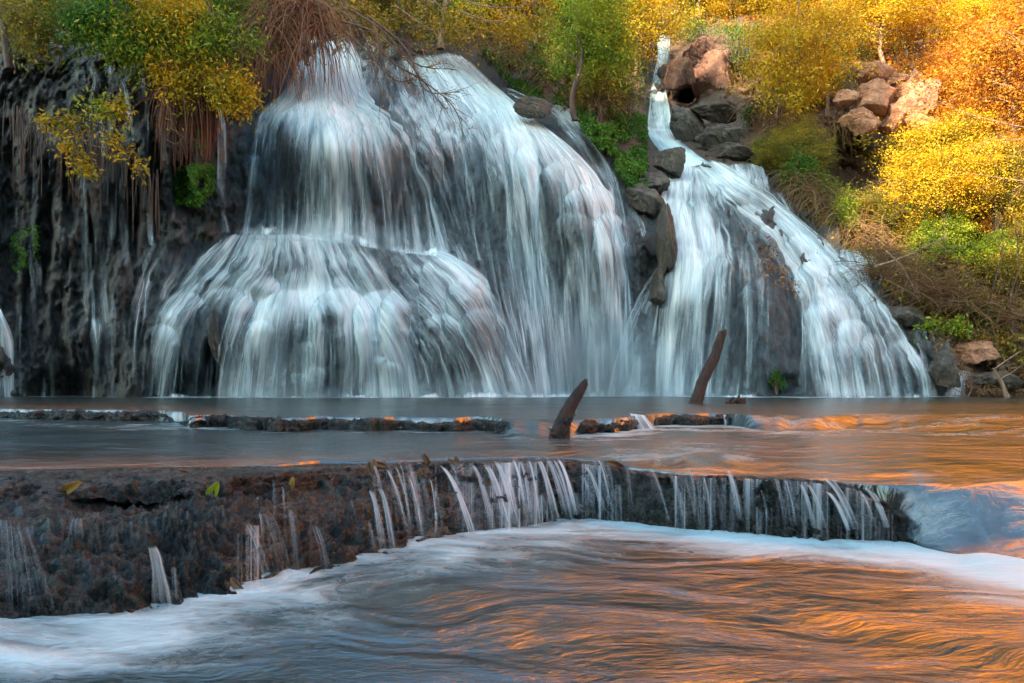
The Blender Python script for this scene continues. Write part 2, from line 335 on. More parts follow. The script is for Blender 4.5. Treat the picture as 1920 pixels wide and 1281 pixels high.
def soilmask(px, py):
    lineB = 100+(px-860)*.80                                           # the bank above sheet B
    a = sst(860, 900, px)*sst(0, 50, lineB-py)*(1-sst(1195, 1215, px))
    lr = 330+np.clip(px-1440, 0, None)*.95
    b = sst(1210, 1260, px)*sst(0, 60, lr-py)*(1-.75*gss(px, py, 1340, 230, 90, 60))
    c = (1-sst(20, 110, py))
    d = sst(1760, 1800, px)
    return np.clip(np.maximum.reduce([a, b, c, d]), 0, 1)
def Drock(px, py):
    y0 = Dw(px, py); P = W(px, py, y0); X, Z = P[..., 0], P[..., 2]
    wet = wetmask(px, py); so = soilmask(px, py); left = 1-sst(380, 440, px)
    flute = ridged(X*2.6+.4*fbm(X, Z*.8, 8), Z*.55, 21, 5)              # hanging drapes
    dz = fbm(X*1.5, Z*1.3, 31, 5)
    fine = fbm(X*9, Z*5, 41, 5)
    vert = np.clip(1-so, 0, 1)
    d = y0 + vert*((-.75*flute+.38)*(left*.9+(1-left)*.35)*(1-.7*wet)) - dz*(.42+.35*so)*(1-.82*wet) - fine*(.19+.05*so)*(1-.75*wet)
    d -= (1-so)*(1-.8*wet)*(.10*fbm(X*18, Z*9, 45, 4)+.16*(ridged(X*5.5, Z*2.2+X, 46, 4)-.5))
    # blocks on the soil banks
    d -= so*.35*np.abs(fbm(X*.9, Z*1.6, 51, 4))
    # undercuts along the waterline and in the drapes on the left
    und = gss(px, py, 110, 735, 60, 40)+gss(px, py, 405, 700, 20, 60)+.28*gss(px, py, 1470, 725, 34, 22)+.8*gss(px, py, 340, 730, 50, 40)
    for cx, cy, rx, ry in ((15,420,22,130),(85,450,14,110),(130,330,12,90),(250,400,12,110),(215,350,10,100),(290,300,10,90),(340,320,20,70),(60,520,18,80),(165,470,10,80)):
        und = und+.7*gss(px+5*fbm(px/20, py/40, 77, 2), py, cx, cy, rx, ry)
    d += und*.9
    d += 3.2*gss(px+10*fbm(px/30, py/30, 9), py, 1592, 300, 44, 62)+1.6*gss(px, py, 1290, 183, 20, 16)    # cave mouths
    return d
xs = np.r_[np.arange(-900, -60, 10.0), np.arange(-60, 1980, 2.8), np.arange(1980, 2820, 10.0)]; ys = np.r_[np.arange(-60, 764, 3.3)]
GX, GY = np.meshgrid(xs, ys); DR = Drock(GX, GY)
fal = sst(2020, 2800, GX)*6+sst(-100, -900, GX)*0; DR = DR-fal*.8-(-sst(100, 900, -GX))*-2.0
V = W(GX, GY, DR)
cl = mk('cliff', V, gridfaces(len(ys), len(xs))[:, ::-1], M['cliff'], attrs={'soil': soilmask(GX, GY)*(.75+.25*fbm(GX/30, GY/30, 4)), 'wet': wetmask(GX, GY)*.85})
tag(cl, kind='structure')
# the plateau behind the relief, running back to the canyon wall
top = V[0]; back = top.copy(); back[:, 1] += 22; back[:, 2] += 4.0; back[:, 0] *= 1.6
hv = np.concatenate([top-[0, 0, .02], (top+back)/2+[0, 0, 1.0], back]); 
tag(mk('hillside', hv, gridfaces(3, len(xs)), M['redrock']), kind='structure')

# ---------------------------------------------------------------- canyon walls: the sunlit one beyond, an unseen one behind the camera, shaped to shade the pool
def wall(name, pts, z0, hs, mat, n=260, m=70, amp=1.8, seed=0):
    P = crom(np.c_[np.asarray(pts, float), np.asarray(hs, float)], np.linspace(0, len(pts)-1, n))
    d = np.gradient(P[:, :2], axis=0); d /= np.linalg.norm(d, axis=1)[:, None]; nr = np.stack([-d[:, 1], d[:, 0]], 1)
    t = np.linspace(0, 1, m)[:, None]; s = np.cumsum(np.r_[0, np.linalg.norm(np.diff(P[:, :2], axis=0), axis=1)])[None]
    top = P[:, 2][None]+1.2*fbm(s*.3, s*0, seed+3, 3); Z = z0+(top-z0)*t
    off = amp*(fbm(s*.12, Z*.05, seed, 4)+.5*ridged(s*.35, Z*.12, seed+5, 4)) + .9*np.floor(Z/3.1+.3*fbm(s*.1, Z*.2, seed+9))*.5
    X = P[None, :, 0]+nr[None, :, 0]*off; Y = P[None, :, 1]+nr[None, :, 1]*off
    v = np.stack([X, Y, np.broadcast_to(Z, X.shape)], -1)
    o = mk(name, v, gridfaces(m, n), mat); tag(o, kind='structure'); return o
wall('canyon_wall', [(-30, 62), (-8, 56), (8, 52), (22, 46), (34, 34), (40, 18), (42, 0)], 0, [26, 38, 50, 56, 54, 46, 36], M['canyon'], seed=2)
SL = [(-30, 14, 17), (-12, 17, 15), (0, 19.5, 13.5), (4, 19, 14.5), (6.0, 20.5, 13), (6.6, 20, 5.2), (8.2, 19.5, 3.6), (11, 19, 2.6), (20, 16, 1.6), (30, 14, 1.5)]
CR = [np.array(p)-42*sd for p in SL]  # crest of the added wall, carried back along the sun from the wanted shadow line
wall('unseen_shading_wall', [(c[0], c[1]) for c in CR][::-1], -2, [c[2] for c in CR][::-1], M['darkrock'], amp=.8, seed=11)

# ---------------------------------------------------------------- river: one water surface with two steps down towards the camera
Z1, Z2, Z3 = .10, 0.0, -.25
def pl(pts, x): a = np.array(pts, float); return np.interp(x, a[:, 0], a[:, 1])
C1 = [(-600,768),(0,767),(90,767),(340,770),(352,777),(480,781),(760,780),(860,782),(930,786),(1090,786),(1150,785),(1205,779),(1235,775),(1355,775),(1400,777),(1560,778),(1700,775),(1920,778),(2500,780)]
C2 = [(-600,890),(0,886),(200,880),(420,877),(520,870),(600,860),(700,858),(850,852),(1000,849),(1060,850),(1130,856),(1180,868),(1300,877),(1450,878),(1540,886),(1640,893),(1800,892),(1920,888),(2500,880)]
B2 = [(-600,1160),(0,1155),(150,1150),(350,1132),(450,1108),(540,1085),(640,1062),(760,1020),(880,998),(1000,984),(1080,974),(1180,978),(1300,994),(1450,1000),(1620,1012),(1720,1024),(1820,1045),(1920,1062),(2500,1062)]
def Yc1(x): return F*(CH-Z1)/(pl(C1, x)-HY)+.30*fbm(np.asarray(x, float)/70, 0*np.asarray(x, float), 15, 3)
def Yc2(x): return F*(CH-Z2)/(pl(C2, x)-HY)
def Yb2(x): return F*(CH-Z3)/(pl(B2, x)-HY)
cols = np.r_[np.arange(-1500, -60, 24.0), np.arange(-60, 1980, 5.0), np.arange(1980, 3400, 24.0)]
yc1 = Yc1(cols); yc2 = Yc2(cols); yb2 = Yb2(cols)
w1 = .10+sst(1500, 1750, cols)*1.1+.5*gss(cols, 0, 1010, 0, 70, 1)+.5*gss(cols, 0, 1480, 0, 70, 1)
slide = sst(1650, 1740, cols)                                            # where the water slides down in one smooth sheet
segs = []
def seg(a, b, n, za, zb, ease=False, tag_=0):
    t = np.linspace(0, 1, n)[:, None]
    if ease is False: yy = 1/((1-t)/a+t/b) if np.all(b > .3) else a+(b-a)*t
    else: yy = a+(b-a)*t
    e = t*t*(3-2*t); segs.append((yy, np.broadcast_to(za+(zb-za)*(e if ease else t), yy.shape), np.full(yy.shape, tag_)))
one = np.ones(len(cols))
seg(one*17, yc1+.0, 90, Z1, Z1); seg(yc1-.01, yc1-w1, 26, Z1, Z2, True, 1)
seg(yc1-w1-.01, yc2, 110, Z2, Z2, False, 2)
e2 = yc2-np.clip(yc2-yb2, 0, 9)*slide-np.clip(np.minimum(.03+.08*gss(cols, 0, 830, 0, 350, 1), .3*(yc2-yb2)), .006, 9)*(1-slide)
t = np.linspace(0, 1, 40)[:, None]; pw = 3-.8*slide
segs.append(((yc2-.008)*(1-t)+e2*t, Z2+(Z3-Z2)*(slide*t*t*(3-2*t)+(1-slide)*t**pw), np.full((40, len(cols)), 3)))
seg(e2-.01, one*1.5, 230, Z3, Z3, False, 4); 
t = np.linspace(0, 1, 30)[:, None]; segs.append((1.48-7*t*one, np.full((30, len(cols)), Z3), np.full((30, len(cols)), 4)))
YY = np.concatenate([s[0] for s in segs]); ZZ = np.concatenate([s[1] for s in segs]).copy(); TG = np.concatenate([s[2] for s in segs])
PX = np.broadcast_to(cols, YY.shape); XX = (PX-960)/F*np.maximum(YY, 1.5)
# swell: long soft ripples that follow the current
q = XX*.5+YY*.9
amp = np.where(TG < 1, .010, np.where(TG == 2, .006, np.where(TG == 4, .006, .004)))
ZZ += amp*fbm(XX*1.1+.5*YY, YY*2.4-.5*XX, 60, 4)
ZZ += (TG == 4)*.03*gss(PX, (712+F*(CH-Z3)/np.maximum(YY, .5)), 1900, 1045, 90, 35)     # boil at the foot of the slide
ZZ += (TG == 4)*.010*np.abs(fbm(XX*3.5, YY*3.5, 65, 3))*np.exp(-np.clip(yb2-YY, 0, 9)/.35)
ZZ += (TG == 2)*.02*gss(PX, 712+597/np.maximum(YY, .5), 1330, 862, 70, 16)
lipd = np.clip(YY-yc2, 0, 9); lipk = sst(560, 700, PX)
ZZ -= ((TG == 2)|(TG == 3))*lipk*np.where(TG == 3, 1, np.exp(-(lipd/np.where(PX > 1230, .42, .20))**1.3))*(.020+.016*sst(1180, 1350, PX))*np.where(TG == 3, 1-np.clip((yc2-YY)/.1, 0, 1), 1)
PYs = HY+F*(CH-ZZ)/np.maximum(YY, .3)
# foam: where falling water lands, carried on in streaks
sw = 26*fbm(PX/120, PYs/30, 71, 3); dd = PYs-pl(B2, PX)+sw*.5
fo4 = np.exp(-np.clip(dd, 0, 900)/np.interp(PX, [0, 300, 640, 900, 1200, 1700, 1920], [85, 85, 55, 34, 32, 36, 75]))*np.interp(PX, [-200, 500, 1000, 1300, 1920], [.8, 1.0, 1.15, 1.1, 1.1])
ln = lambda pts, wd: np.exp(-((PYs-pl(pts, PX))/wd)**2)
fo4 += .45*ln([(0, 1235), (300, 1190), (600, 1130), (900, 1030), (1300, 1000), (1600, 1020), (1920, 1075)], 34)
fo4 += .30*ln([(1200, 1000), (1500, 1015), (1700, 1035), (1920, 1085)], 22)*sst(1200, 1400, PX)
fo4 += .5*gss(PX, PYs, 60, 1215, 320, 70)+.5*gss(PX, PYs, 1890, 1060, 170, 50)+.35*gss(PX, PYs, 1650, 1035, 260, 30)
fo4 *= (TG == 4)
ybl = YY - yc1
fo2 = np.exp(-np.clip(PYs-(HY+F*CH/(yc1-w1*.8)), 0, 99)/9)*np.interp(PX, [0, 60, 200, 420, 640, 900, 1120, 1180, 1240, 1700, 1920], [.7, .5, .1, .55, .35, .3, .5, 1.1, 1.2, .9, .5])
fo2 += .5*gss(PX, PYs, 1290, 850, 180, 20)+.35*gss(PX, PYs, 1150, 815, 120, 16)+.45*gss(PX, PYs, 300, 800, 200, 7)
fo2 *= (TG == 2)
base = Dw(PX[:90], np.full(PX[:90].shape, 741.0))
fo1 = np.zeros(YY.shape); fo1[:90] = 1.3*np.exp(-np.clip(base-YY[:90], 0, 9)/.45)*np.interp(PX[:90], [0, 200, 300, 1750, 1850], [.5, .5, 1, 1, .3])
foam = fo1+fo2+fo4+(TG == 1)*.25+(TG == 3)*.22*slide
flow = np.stack([XX, YY], -1)
pxs_ = np.linspace(1640, 2250, 260)[None]; t = np.linspace(0, 1, 90)[:, None]; sl_ = sst(1650, 1740, pxs_); c_ = Yc2(pxs_); b_ = Yb2(pxs_)
Ysl = (c_+.15)*(1-t)+(c_-np.clip(c_-b_, 0, 9)*sl_-.03)*t; tt = np.clip((c_-.008-Ysl)/np.maximum(c_-.008-(c_-np.clip(c_-b_, 0, 9)*sl_-.03), .02), 0, 1)
Zsl = Z2+(Z3-Z2)*(sl_*tt*tt*(3-2*tt)+(1-sl_)*tt**(3-.8*sl_))+.016+.010*ridged(pxs_/30+.6*t, t*.4, 88, 3)
SLV = dict(v=np.stack([(pxs_-960)/F*Ysl, Ysl, Zsl], -1), d=.60*sst(1640, 1720, pxs_)*sst(.05, .5, t)*(.85+.5*fbm(pxs_/90+.5*t, t, 66, 2)), uv=np.stack([pxs_/F*4-.5*t, t*1.0+0*pxs_], -1))
def water_mat():
    m, nt, out = newmat('river_water'); g = nd(nt, 'ShaderNodeNewGeometry').outputs['Position']; fo = attr(nt, 'foam'); uv = nd(nt, 'ShaderNodeUVMap', uv_map='flow').outputs[0]
    wv = nd(nt, 'ShaderNodeVectorMath', {0: uv, 1: nd(nt, 'ShaderNodeVectorMath', {0: nd(nt, 'ShaderNodeTexNoise', {'Vector': uv, 'Scale': .8, 'Detail': 2.0}).outputs['Color'], 1: (.9, .9, 0)}, operation='MULTIPLY').outputs[0]}, operation='ADD').outputs[0]
    s1 = noise(nt, mapv(nt, wv, (2.4, 5, 1), (0, 0, R(-14))), 1, 1.6, .5, .4)
    s2 = noise(nt, mapv(nt, wv, (12, 24, 1), (0, 0, R(-20))), 1, 4, .6, 1.2)
    s3 = noise(nt, mapv(nt, wv, (45, 130, 1), (0, 0, R(-26))), 1, 3, .6)
    fm = mth(nt, 'ADD', mth(nt, 'MULTIPLY', fo, .95), mth(nt, 'MULTIPLY', mth(nt, 'SUBTRACT', mth(nt, 'ADD', mth(nt, 'MULTIPLY', s1, .6), mth(nt, 'MULTIPLY', s2, .4)), .5), 3.2))
    fm = mth(nt, 'MULTIPLY', nd(nt, 'ShaderNodeMapRange', {'Value': fm, 'From Min': .1, 'From Max': 1.7, 'To Max': .66}, interpolation_type='SMOOTHSTEP').outputs[0], ramp(nt, fo, [(.02, (0, 0, 0)), (.25, (1, 1, 1))]))
    bed = ramp(nt, noise(nt, uv, 1.3, 5, .6), [(.3, (.005, .012, .011)), (.55, (.012, .020, .017)), (.75, (.035, .026, .013))])
    shal = mixc(nt, attr(nt, 'shallow'), bed, (.22, .085, .025))
    c = mixc(nt, fm, shal, (.66, .82, .82))
    h = mth(nt, 'ADD', mth(nt, 'ADD', s1, mth(nt, 'MULTIPLY', s2, .19)), mth(nt, 'MULTIPLY', s3, .02))
    b = nd(nt, 'ShaderNodeBump', {'Height': h, 'Strength': 1.0, 'Distance': .045}).outputs[0]
    rg = mth(nt, 'ADD', mth(nt, 'MULTIPLY', fm, .5), .21)
    p = nd(nt, 'ShaderNodeBsdfPrincipled', {'Base Color': c, 'Roughness': rg, 'IOR': 2.2, 'Specular IOR Level': mth(nt, 'MULTIPLY', mth(nt, 'SUBTRACT', 1.0, fm), .5), 'Normal': b})
    nt.links.new(p.outputs[0], out.inputs[0]); return m
M['river'] = water_mat()
shal = ((TG == 2)*np.exp(-np.clip(YY-yc2, 0, 9)/.35)*(1-sst(500, 620, PX))+(TG == 2)*.35*np.exp(-np.clip(YY-yc2, 0, 9)/.2)+(TG == 0)*np.exp(-np.clip(YY-yc1, 0, 9)/1.0)*(1-sst(380, 500, PX))*.8)
riv = mk('water', np.stack([XX, YY, ZZ], -1), gridfaces(*YY.shape)[:, ::-1], M['river'], attrs={'foam': foam, 'shallow': np.clip(shal, 0, 1)}, uv=flow.reshape(-1, 2))
tag(riv, kind='structure')
tag(mk('water_slide', SLV['v'], gridfaces(90, 260)[:, ::-1], M['slide'], None, {'dens': SLV['d']}, SLV['uv'].reshape(-1, 2)), 'broad smooth blue-white slide of water over the right end of the foreground ledge', 'water slide')
tag(mk('riverbed', [(-80, -60, -.8), (80, -60, -.8), (80, 80, -.8), (-80, 80, -.8)], [[0, 1, 2, 3]], M['darkrock']), kind='structure')

# ---------------------------------------------------------------- travertine ledges
def ledge(name, label, x0, x1, prof, mat, nx=300, nt_=60, amp=.03, seed=0, group=None, step=None):
    """prof(px, t) -> (Y, z) for t from 0 (behind the lip) to 1 (foot)"""
    px = np.linspace(x0, x1, nx)[None]; t = np.linspace(0, 1, nt_)[:, None]
    Y, Z = prof(px, t); X = (px-960)/F*Y
    P = np.stack([X, Y, Z], -1); gu = np.gradient(P, axis=1); gv = np.gradient(P, axis=0); nr = np.cross(gu, gv); nr /= np.linalg.norm(nr, axis=2)[..., None]+1e-9
    nr *= np.where((nr[..., 1:2]-nr[..., 2:3]*.5) > 0, -1, 1)
    sv = np.cumsum(np.r_[np.zeros((1, X.shape[1])), np.linalg.norm(np.diff(P, axis=0), axis=2)], 0)
    big_ = fbm(X*2.6, sv*3, seed+1, 3); kn = 1-np.abs(fbm(X*9+2*big_, sv*11, seed+2, 3))*3.2; cr_ = ridged(X*5+sv*2, sv*6-X, seed+9, 5); fi = fbm(X*34, sv*34, seed+5, 4)
    rg_ = .35+1.3*vn(X*1.6, sv*2.5, seed+31); n = .9*big_+rg_*(.38*np.clip(kn, -1, 1)+.75*(cr_-.55)+.42*fi)
    face = sst(.17, .32, t)*.88+sst(.02, .13, t)*.025
    Z0_ = P[..., 2].copy(); P = P+nr*(amp*2*n*face)[..., None]; X, Y, Z = P[..., 0], P[..., 1], P[..., 2]
    Z = np.where(t < .45, np.minimum(Z, Z0_+.006+.012*(1-sst(480, 620, px))), Z)
    o = mk(name, np.stack([X, Y, Z], -1), gridfaces(nt_, nx), mat)
    return tag(o, label, 'rock ledge', group)
def rows(px, t, R_):
    """interpolate rows of (t, Yoffset from lip, z) with lists over px"""
    ts = [r[0] for r in R_]; Y = np.zeros(np.broadcast(px, t).shape); Z = Y.copy()
    P = np.broadcast_to(px, Y.shape); T = np.broadcast_to(t, Y.shape)
    ya = [pl(r[1], P) for r in R_]; za = [pl(r[2], P) for r in R_]
    for i in range(len(ts)-1):
        m = (T >= ts[i]) & (T <= ts[i+1]); f = (T-ts[i])/(ts[i+1]-ts[i]); f = f*f*(3-2*f) if i else f
        Y = np.where(m, ya[i]*(1-f)+ya[i+1]*f, Y); Z = np.where(m, za[i]*(1-f)+za[i+1]*f, Z)
    return Y, Z
def prof_front(px, t):
    P = np.broadcast_to(px, np.broadcast(px, t).shape); c = Yc2(P); b = Yb2(P); wd = c-b
    c0 = Yc2(px); b0 = Yb2(px); w0 = c0-b0
    k = [-600, 0, 300, 450, 560, 700, 1000, 1180, 1300, 1600, 1680, 2500]
    def L(v): return list(zip(k, v))
    lift = pl(L([.010, .010, .008, .002, -.012, -.026, -.028, -.028, -.038, -.044, -.06, -.06]), px)
    u = lambda v: c0-w0*pl(L(v), px)                                     # fraction of the way from lip to foot
    stops = [(0, c0+.22, 0*px-.06), (.10, c0+.03, lift-.004), (.16, c0-.02, lift),
      (.30, u([.12,.12,.12,.10,.12,.15,.2,.3,.25,.3,.4,.4]), 0*px-.030),
      (.46, u([.20,.20,.20,.15,.22,.3,.42,.5,.4,.5,.6,.6]), 0*px-.085),
      (.55, u([.06,.06,.08,.16,.32,.45,.6,.6,.5,.6,.7,.7]), 0*px-pl(L([.105]*4+[.12]*8), px)),
      (.66, u([.74,.74,.74,.66,.58,.62,.75,.7,.6,.7,.8,.8]), 0*px-pl(L([.110,.110,.112,.122,.14,.15,.16,.16,.16,.16,.16,.16]), px)),
      (.80, u([.95,.95,.95,.88,.82,.8,.9,.8,.7,.8,.9,.9]), 0*px-.19), (1, u([1.02]*12), 0*px-.31)]
    Y = np.zeros(P.shape); Z = np.zeros(P.shape); T = np.broadcast_to(t, P.shape)
    for i in range(len(stops)-1):
        ta, ya, za = stops[i]; tb, yb, zb = stops[i+1]; m = (T >= ta) & (T <= tb); f = (T-ta)/(tb-ta)
        Y = np.where(m, ya*(1-f)+yb*f, Y); Z = np.where(m, za*(1-f)+zb*f, Z)
    Y = Y-.03*sst(.2, .32, T); Z = Z-.34*sst(1600, 1860, P)-.03*sst(1560, 1640, P)
    for _ in range(2):
        Y[1:-1] = (Y[:-2]+2*Y[1:-1]+Y[2:])/4; Z[1:-1] = (Z[:-2]+2*Z[1:-1]+Z[2:])/4
    return Y, Z
fl = ledge('travertine_ledge', 'long dark travertine ledge across the foreground with thin spills running down its face', -1400, 1880, prof_front, M['ledge'], 2050, 170, .030, 5)
def FrontY(px, z):
    """front-ledge face distance at px and height z (approx, without noise)"""
    t = np.linspace(.16, 1, 60)[:, None]; Y, Z = prof_front(np.array([[px]]), t); return float(np.interp(-z, -Z[:, 0], Y[:, 0]))
def prof_mid(px, t, off=0.0, bul=.06):
    c = Yc1(px); s = [(0, .35, -.05), (.2, .04, -.012), (.35, -.03, -.024+.020*fbm(np.asarray(px, float)/45, 0*px, 16, 2)), (.6, -bul-.03, -.04), (.8, -bul-.05, -.085), (1, -bul-.03, -.14)]
    Y = np.zeros(np.broadcast(px, t).shape); Z = Y.copy(); T = np.broadcast_to(t, Y.shape)
    for i in range(5):
        m = (T >= s[i][0]) & (T <= s[i+1][0]); f = (T-s[i][0])/(s[i+1][0]-s[i][0])
        Y = np.where(m, c+s[i][1]*(1-f)+s[i+1][1]*f, Y); Z = np.where(m, Z1+s[i][2]*(1-f)+s[i+1][2]*f, Z)
    ed = sst(0, .06, (px-px.min())/(px.max()-px.min()))*sst(0, .06, (px.max()-px)/(px.max()-px.min()))
    return Y+off, Z-(1-ed)*.14
for x0, x1, lab in ((-700, 362, 'low mossy travertine ledge at the far left of the middle of the river'), (325, 1030, 'long low travertine ledge crossing the river behind the dark pool'),
                    (1085, 1215, 'short rounded travertine ledge just right of the shorter driftwood stump'), (1225, 1372, 'dark low ledge with an orange glowing lip right of the small chute')):
    ledge('travertine_ledge', lab, x0, x1, lambda p, t: prof_mid(p, t, 0, .10), M['ledge'], int((x1-x0)/2), 50, .025, x0, )

# ---------------------------------------------------------------- waterfalls: sheets between guide lines (x, y, density), draped over the relief
def resample(c, n):
    c = np.asarray(c, float); p = crom(c, np.linspace(0, len(c)-1, 200)); s = np.r_[0, np.cumsum(np.linalg.norm(np.diff(p[:, :2], axis=0), axis=1))]
    t = np.linspace(0, s[-1], n); return np.stack([np.interp(t, s, p[:, k]) for k in range(3)], 1)
def veil(guides, parent, off=.10, nv=150, per=3.0, seed=0, mat='veil', edge=.06, ridge=.05, name='water_veil', dm=1.0, Dfun=None):
    G = np.stack([resample(g, nv) for g in guides])                      # (k, nv, 3)
    wpx = np.mean(np.linalg.norm(np.diff(G[:, nv//2, :2], axis=0), axis=1))*(len(guides)-1)
    nu = max(8, int(wpx/per)); U = crom(G.reshape(len(guides), -1), np.linspace(0, len(guides)-1, nu)).reshape(nu, nv, 3)
    px, py, de = U[..., 0], U[..., 1], np.clip(U[..., 2]*dm, 0, 1.1)
    u = np.linspace(0, 1, nu)[:, None]; v = np.linspace(0, 1, nv)[None]
    if per < 4 and name == 'water_veil':                                # the current parts round every dome and wanders a little
        env = np.sin(np.pi*v)**.5
        px = px+env*(np.clip(-45*(lobes(px+5, py)-lobes(px-5, py)), -9, 9)+2.6*fbm(px/38+seed, py/80, seed+7, 3))
    D0 = (Dfun or Dw)(px, py); Y = D0-off-.06*de
    sl = (Dw(px, py-5)-Dw(px, py+5))/10*F/np.maximum(D0, 1)             # how far the rock leans back: thicker flow plus skylit tops painted into density
    de = np.clip(de*(.86+.30*np.clip(sl*.55-.25, -.18, .9)), 0, 1.2)
    P0 = W(px, py, Y); L = np.cumsum(np.r_[0, np.linalg.norm(np.diff(P0[nu//2], axis=0), axis=1)])
    wid = np.linalg.norm(np.diff(P0[:, nv//2], axis=0), axis=1).sum()
    uu = u*wid+0*v; vv = 0*u+L[None]
    Y = Y-ridge*(ridged(uu*2.2+seed, vv*.25, seed, 3)-.5)*2-ridge*.5*fbm(uu*8+seed, vv*.6, seed+3, 3)
    P = W(px, py, Y)
    e = sst(0, edge, u)*sst(0, edge, 1-u)*sst(0, .03, v)
    return mk(name, P, gridfaces(nu, nv), M[mat], parent, {'dens': de*e}, np.stack([uu+seed*3.3, vv], -1).reshape(-1, 2))
main = empty('waterfall', W(640, 744, 13.8)); tag(main, 'large bell-shaped white waterfall in two tiers filling the middle of the cliff', 'waterfall')
main.location = (0, 0, 0)
A = [[(556,130,.3),(520,180,.5),(480,216,.55),(464,290,.55),(458,360,.55),(444,450,.5)],
 [(572,90,.7),(554,168,.9),(522,225,.6),(508,330,.4),(502,450,.4)],
 [(590,60,.7),(584,172,1),(576,250,.75),(568,340,.5),(560,452,.55)],
 [(606,50,.7),(612,180,1),(628,240,.85),(635,340,.75),(640,456,.75)],
 [(634,50,.7),(650,168,1),(688,222,.8),(715,340,.48),(730,470,.5)],
 [(656,70,.7),(676,172,1),(736,232,.7),(775,340,.42),(798,478,.5)],
 [(672,100,.5),(698,182,.9),(764,252,.8),(815,352,.85),(852,472,.85)]]
fine = lambda G, d: [[(x, y, d*min(1, .35+q)) for x, y, q in g] for g in G]
veil(A, main, seed=1, dm=1.06)
veil(fine(A, .50), main, seed=21, off=.16, per=2, mat='threads')
C = [[(425,438,.4),(372,480,.5),(322,540,.55),(290,600,.45),(276,670,.3),(268,746,.2)],
 [(445,435,.7),(410,480,.65),(360,540,.8),(322,600,.75),(300,670,.6),(288,746,.5)],
 [(480,434,.8),(462,490,.6),(420,545,.65),(392,600,.35),(378,670,.25),(372,746,.2)],
 [(515,434,.8),(508,490,.5),(480,545,.8),(457,600,.75),(440,670,.65),(430,746,.55)],
 [(555,434,.9),(562,500,.5),(558,545,.9),(552,600,.75),(545,670,.65),(540,746,.6)],
 [(600,439,.9),(618,500,.8),(638,545,1),(655,600,.8),(662,670,.6),(660,746,.55)],
 [(640,445,.6),(672,510,.7),(700,560,1),(725,620,1),(745,680,.85),(755,746,.85)],
 [(690,455,.4),(728,520,.45),(768,570,.6),(798,630,.5),(820,690,.55),(832,746,.55)],
 [(745,465,.4),(785,530,.5),(828,590,.65),(862,650,.6),(885,700,.6),(898,746,.65)],
 [(795,468,.7),(855,520,.75),(900,590,.6),(930,650,.6),(950,700,.7),(968,746,.75)],
 [(835,463,.9),(900,500,1),(945,560,.9),(982,640,.8),(1010,700,.75),(1030,746,.7)]]
veil(C, main, off=.11, seed=2, per=2.6, dm=1.04)
veil(fine(C, .46), main, seed=22, off=.17, per=2, mat='threads', nv=200)
B = [[(690,120,.3),(698,190,.3),(728,250,.4),(768,300,.4),(800,370,.45),(848,470,.45),(875,530,.3)],
 [(735,105,.4),(755,180,.45),(790,250,.55),(820,330,.45),(850,420,.35),(885,520,.35),(925,600,.45)],
 [(775,98,.6),(810,160,.75),(850,240,.65),(872,330,.45),(892,440,.35),(918,560,.35),(965,690,.45)],
 [(805,95,.8),(848,150,.9),(900,222,.8),(932,330,.65),(946,450,.45),(965,580,.5),(995,746,.6)],
 [(828,93,.9),(880,145,1),(940,212,1),(976,320,.85),(996,450,.75),(1012,600,.75),(1030,746,.65)],
 [(850,95,.9),(905,146,1),(980,222,1),(1030,320,.65),(1050,450,.42),(1062,600,.5),(1075,746,.55)],
 [(865,103,.7),(925,157,.9),(1010,237,1),(1075,322,.85),(1105,450,.7),(1115,600,.6),(1120,746,.5)],
 [(880,113,.4),(945,176,.7),(1040,257,1),(1110,335,1),(1148,450,.95),(1163,600,.75),(1165,746,.5)],
 [(890,128,.2),(958,195,.4),(1068,272,.7),(1138,352,.7),(1172,450,.7),(1188,560,.6),(1200,746,.35)]]
veil(B, main, off=.12, seed=3, per=2.8, dm=1.04)
veil(fine(B, .43), main, seed=23, off=.18, per=2, mat='threads', nv=200)
S = [[(930,160,.5),(975,190,.3),(1020,212,.3),(1070,262,.4),(1110,320,.4),(1140,380,.4)],
 [(945,163,.6),(1000,188,.4),(1050,205,.6),(1100,262,.6),(1140,330,.6),(1165,420,.5)],
 [(960,166,.5),(1010,188,.5),(1062,200,.6),(1112,256,.5),(1155,330,.5),(1178,430,.4)]]
veil(S, main, off=.10, seed=4)
veil([[(690,70,.5),(668,110,.5),(655,150,.5),(650,190,.5)],[(720,60,.5),(705,110,.4),(690,150,.4),(690,200,.4)],[(745,66,.5),(740,110,.5),(740,150,.4),(745,210,.3)]], main, seed=5)
for k, (g, lab) in enumerate([([[(0,150,.1),(0,400,.2),(0,746,.2)],[(60,140,.3),(55,400,.36),(60,746,.3)],[(120,150,.1),(125,400,.2),(130,746,.2)]], 'thin wet film streaking the dark cliff at the far left'),
  ([[(120,90,.2),(130,300,.3),(140,500,.36),(150,746,.25)],[(180,110,.4),(185,300,.40),(190,500,.44),(200,746,.4)],[(240,110,.2),(255,300,.36),(262,500,.4),(268,746,.3)]], 'wet film of fine threads over the middle of the dark left cliff'),
  ([[(270,450,.2),(235,560,.3),(215,746,.3)],[(330,455,.36),(285,560,.42),(262,746,.40)],[(400,445,.3),(330,530,.38),(290,620,.2)]], 'misty film of water over the rock left of the lower tier')]):
    w_ = empty('waterfall'); tag(w_, lab, 'waterfall'); veil(g, w_, seed=60+k, off=.30, dm=.95, edge=.25)
cen = empty('waterfall'); tag(cen, 'misty veil fanning out in the recess between the two large falls', 'waterfall')
veil([[(1228,508,.3),(1190,565,.6),(1158,650,.6),(1135,746,.6)],[(1238,525,.6),(1212,590,.8),(1190,660,.8),(1180,746,.8)],[(1246,540,.5),(1236,600,.5),(1228,680,.5),(1222,746,.6)]], cen, off=.18, seed=6)
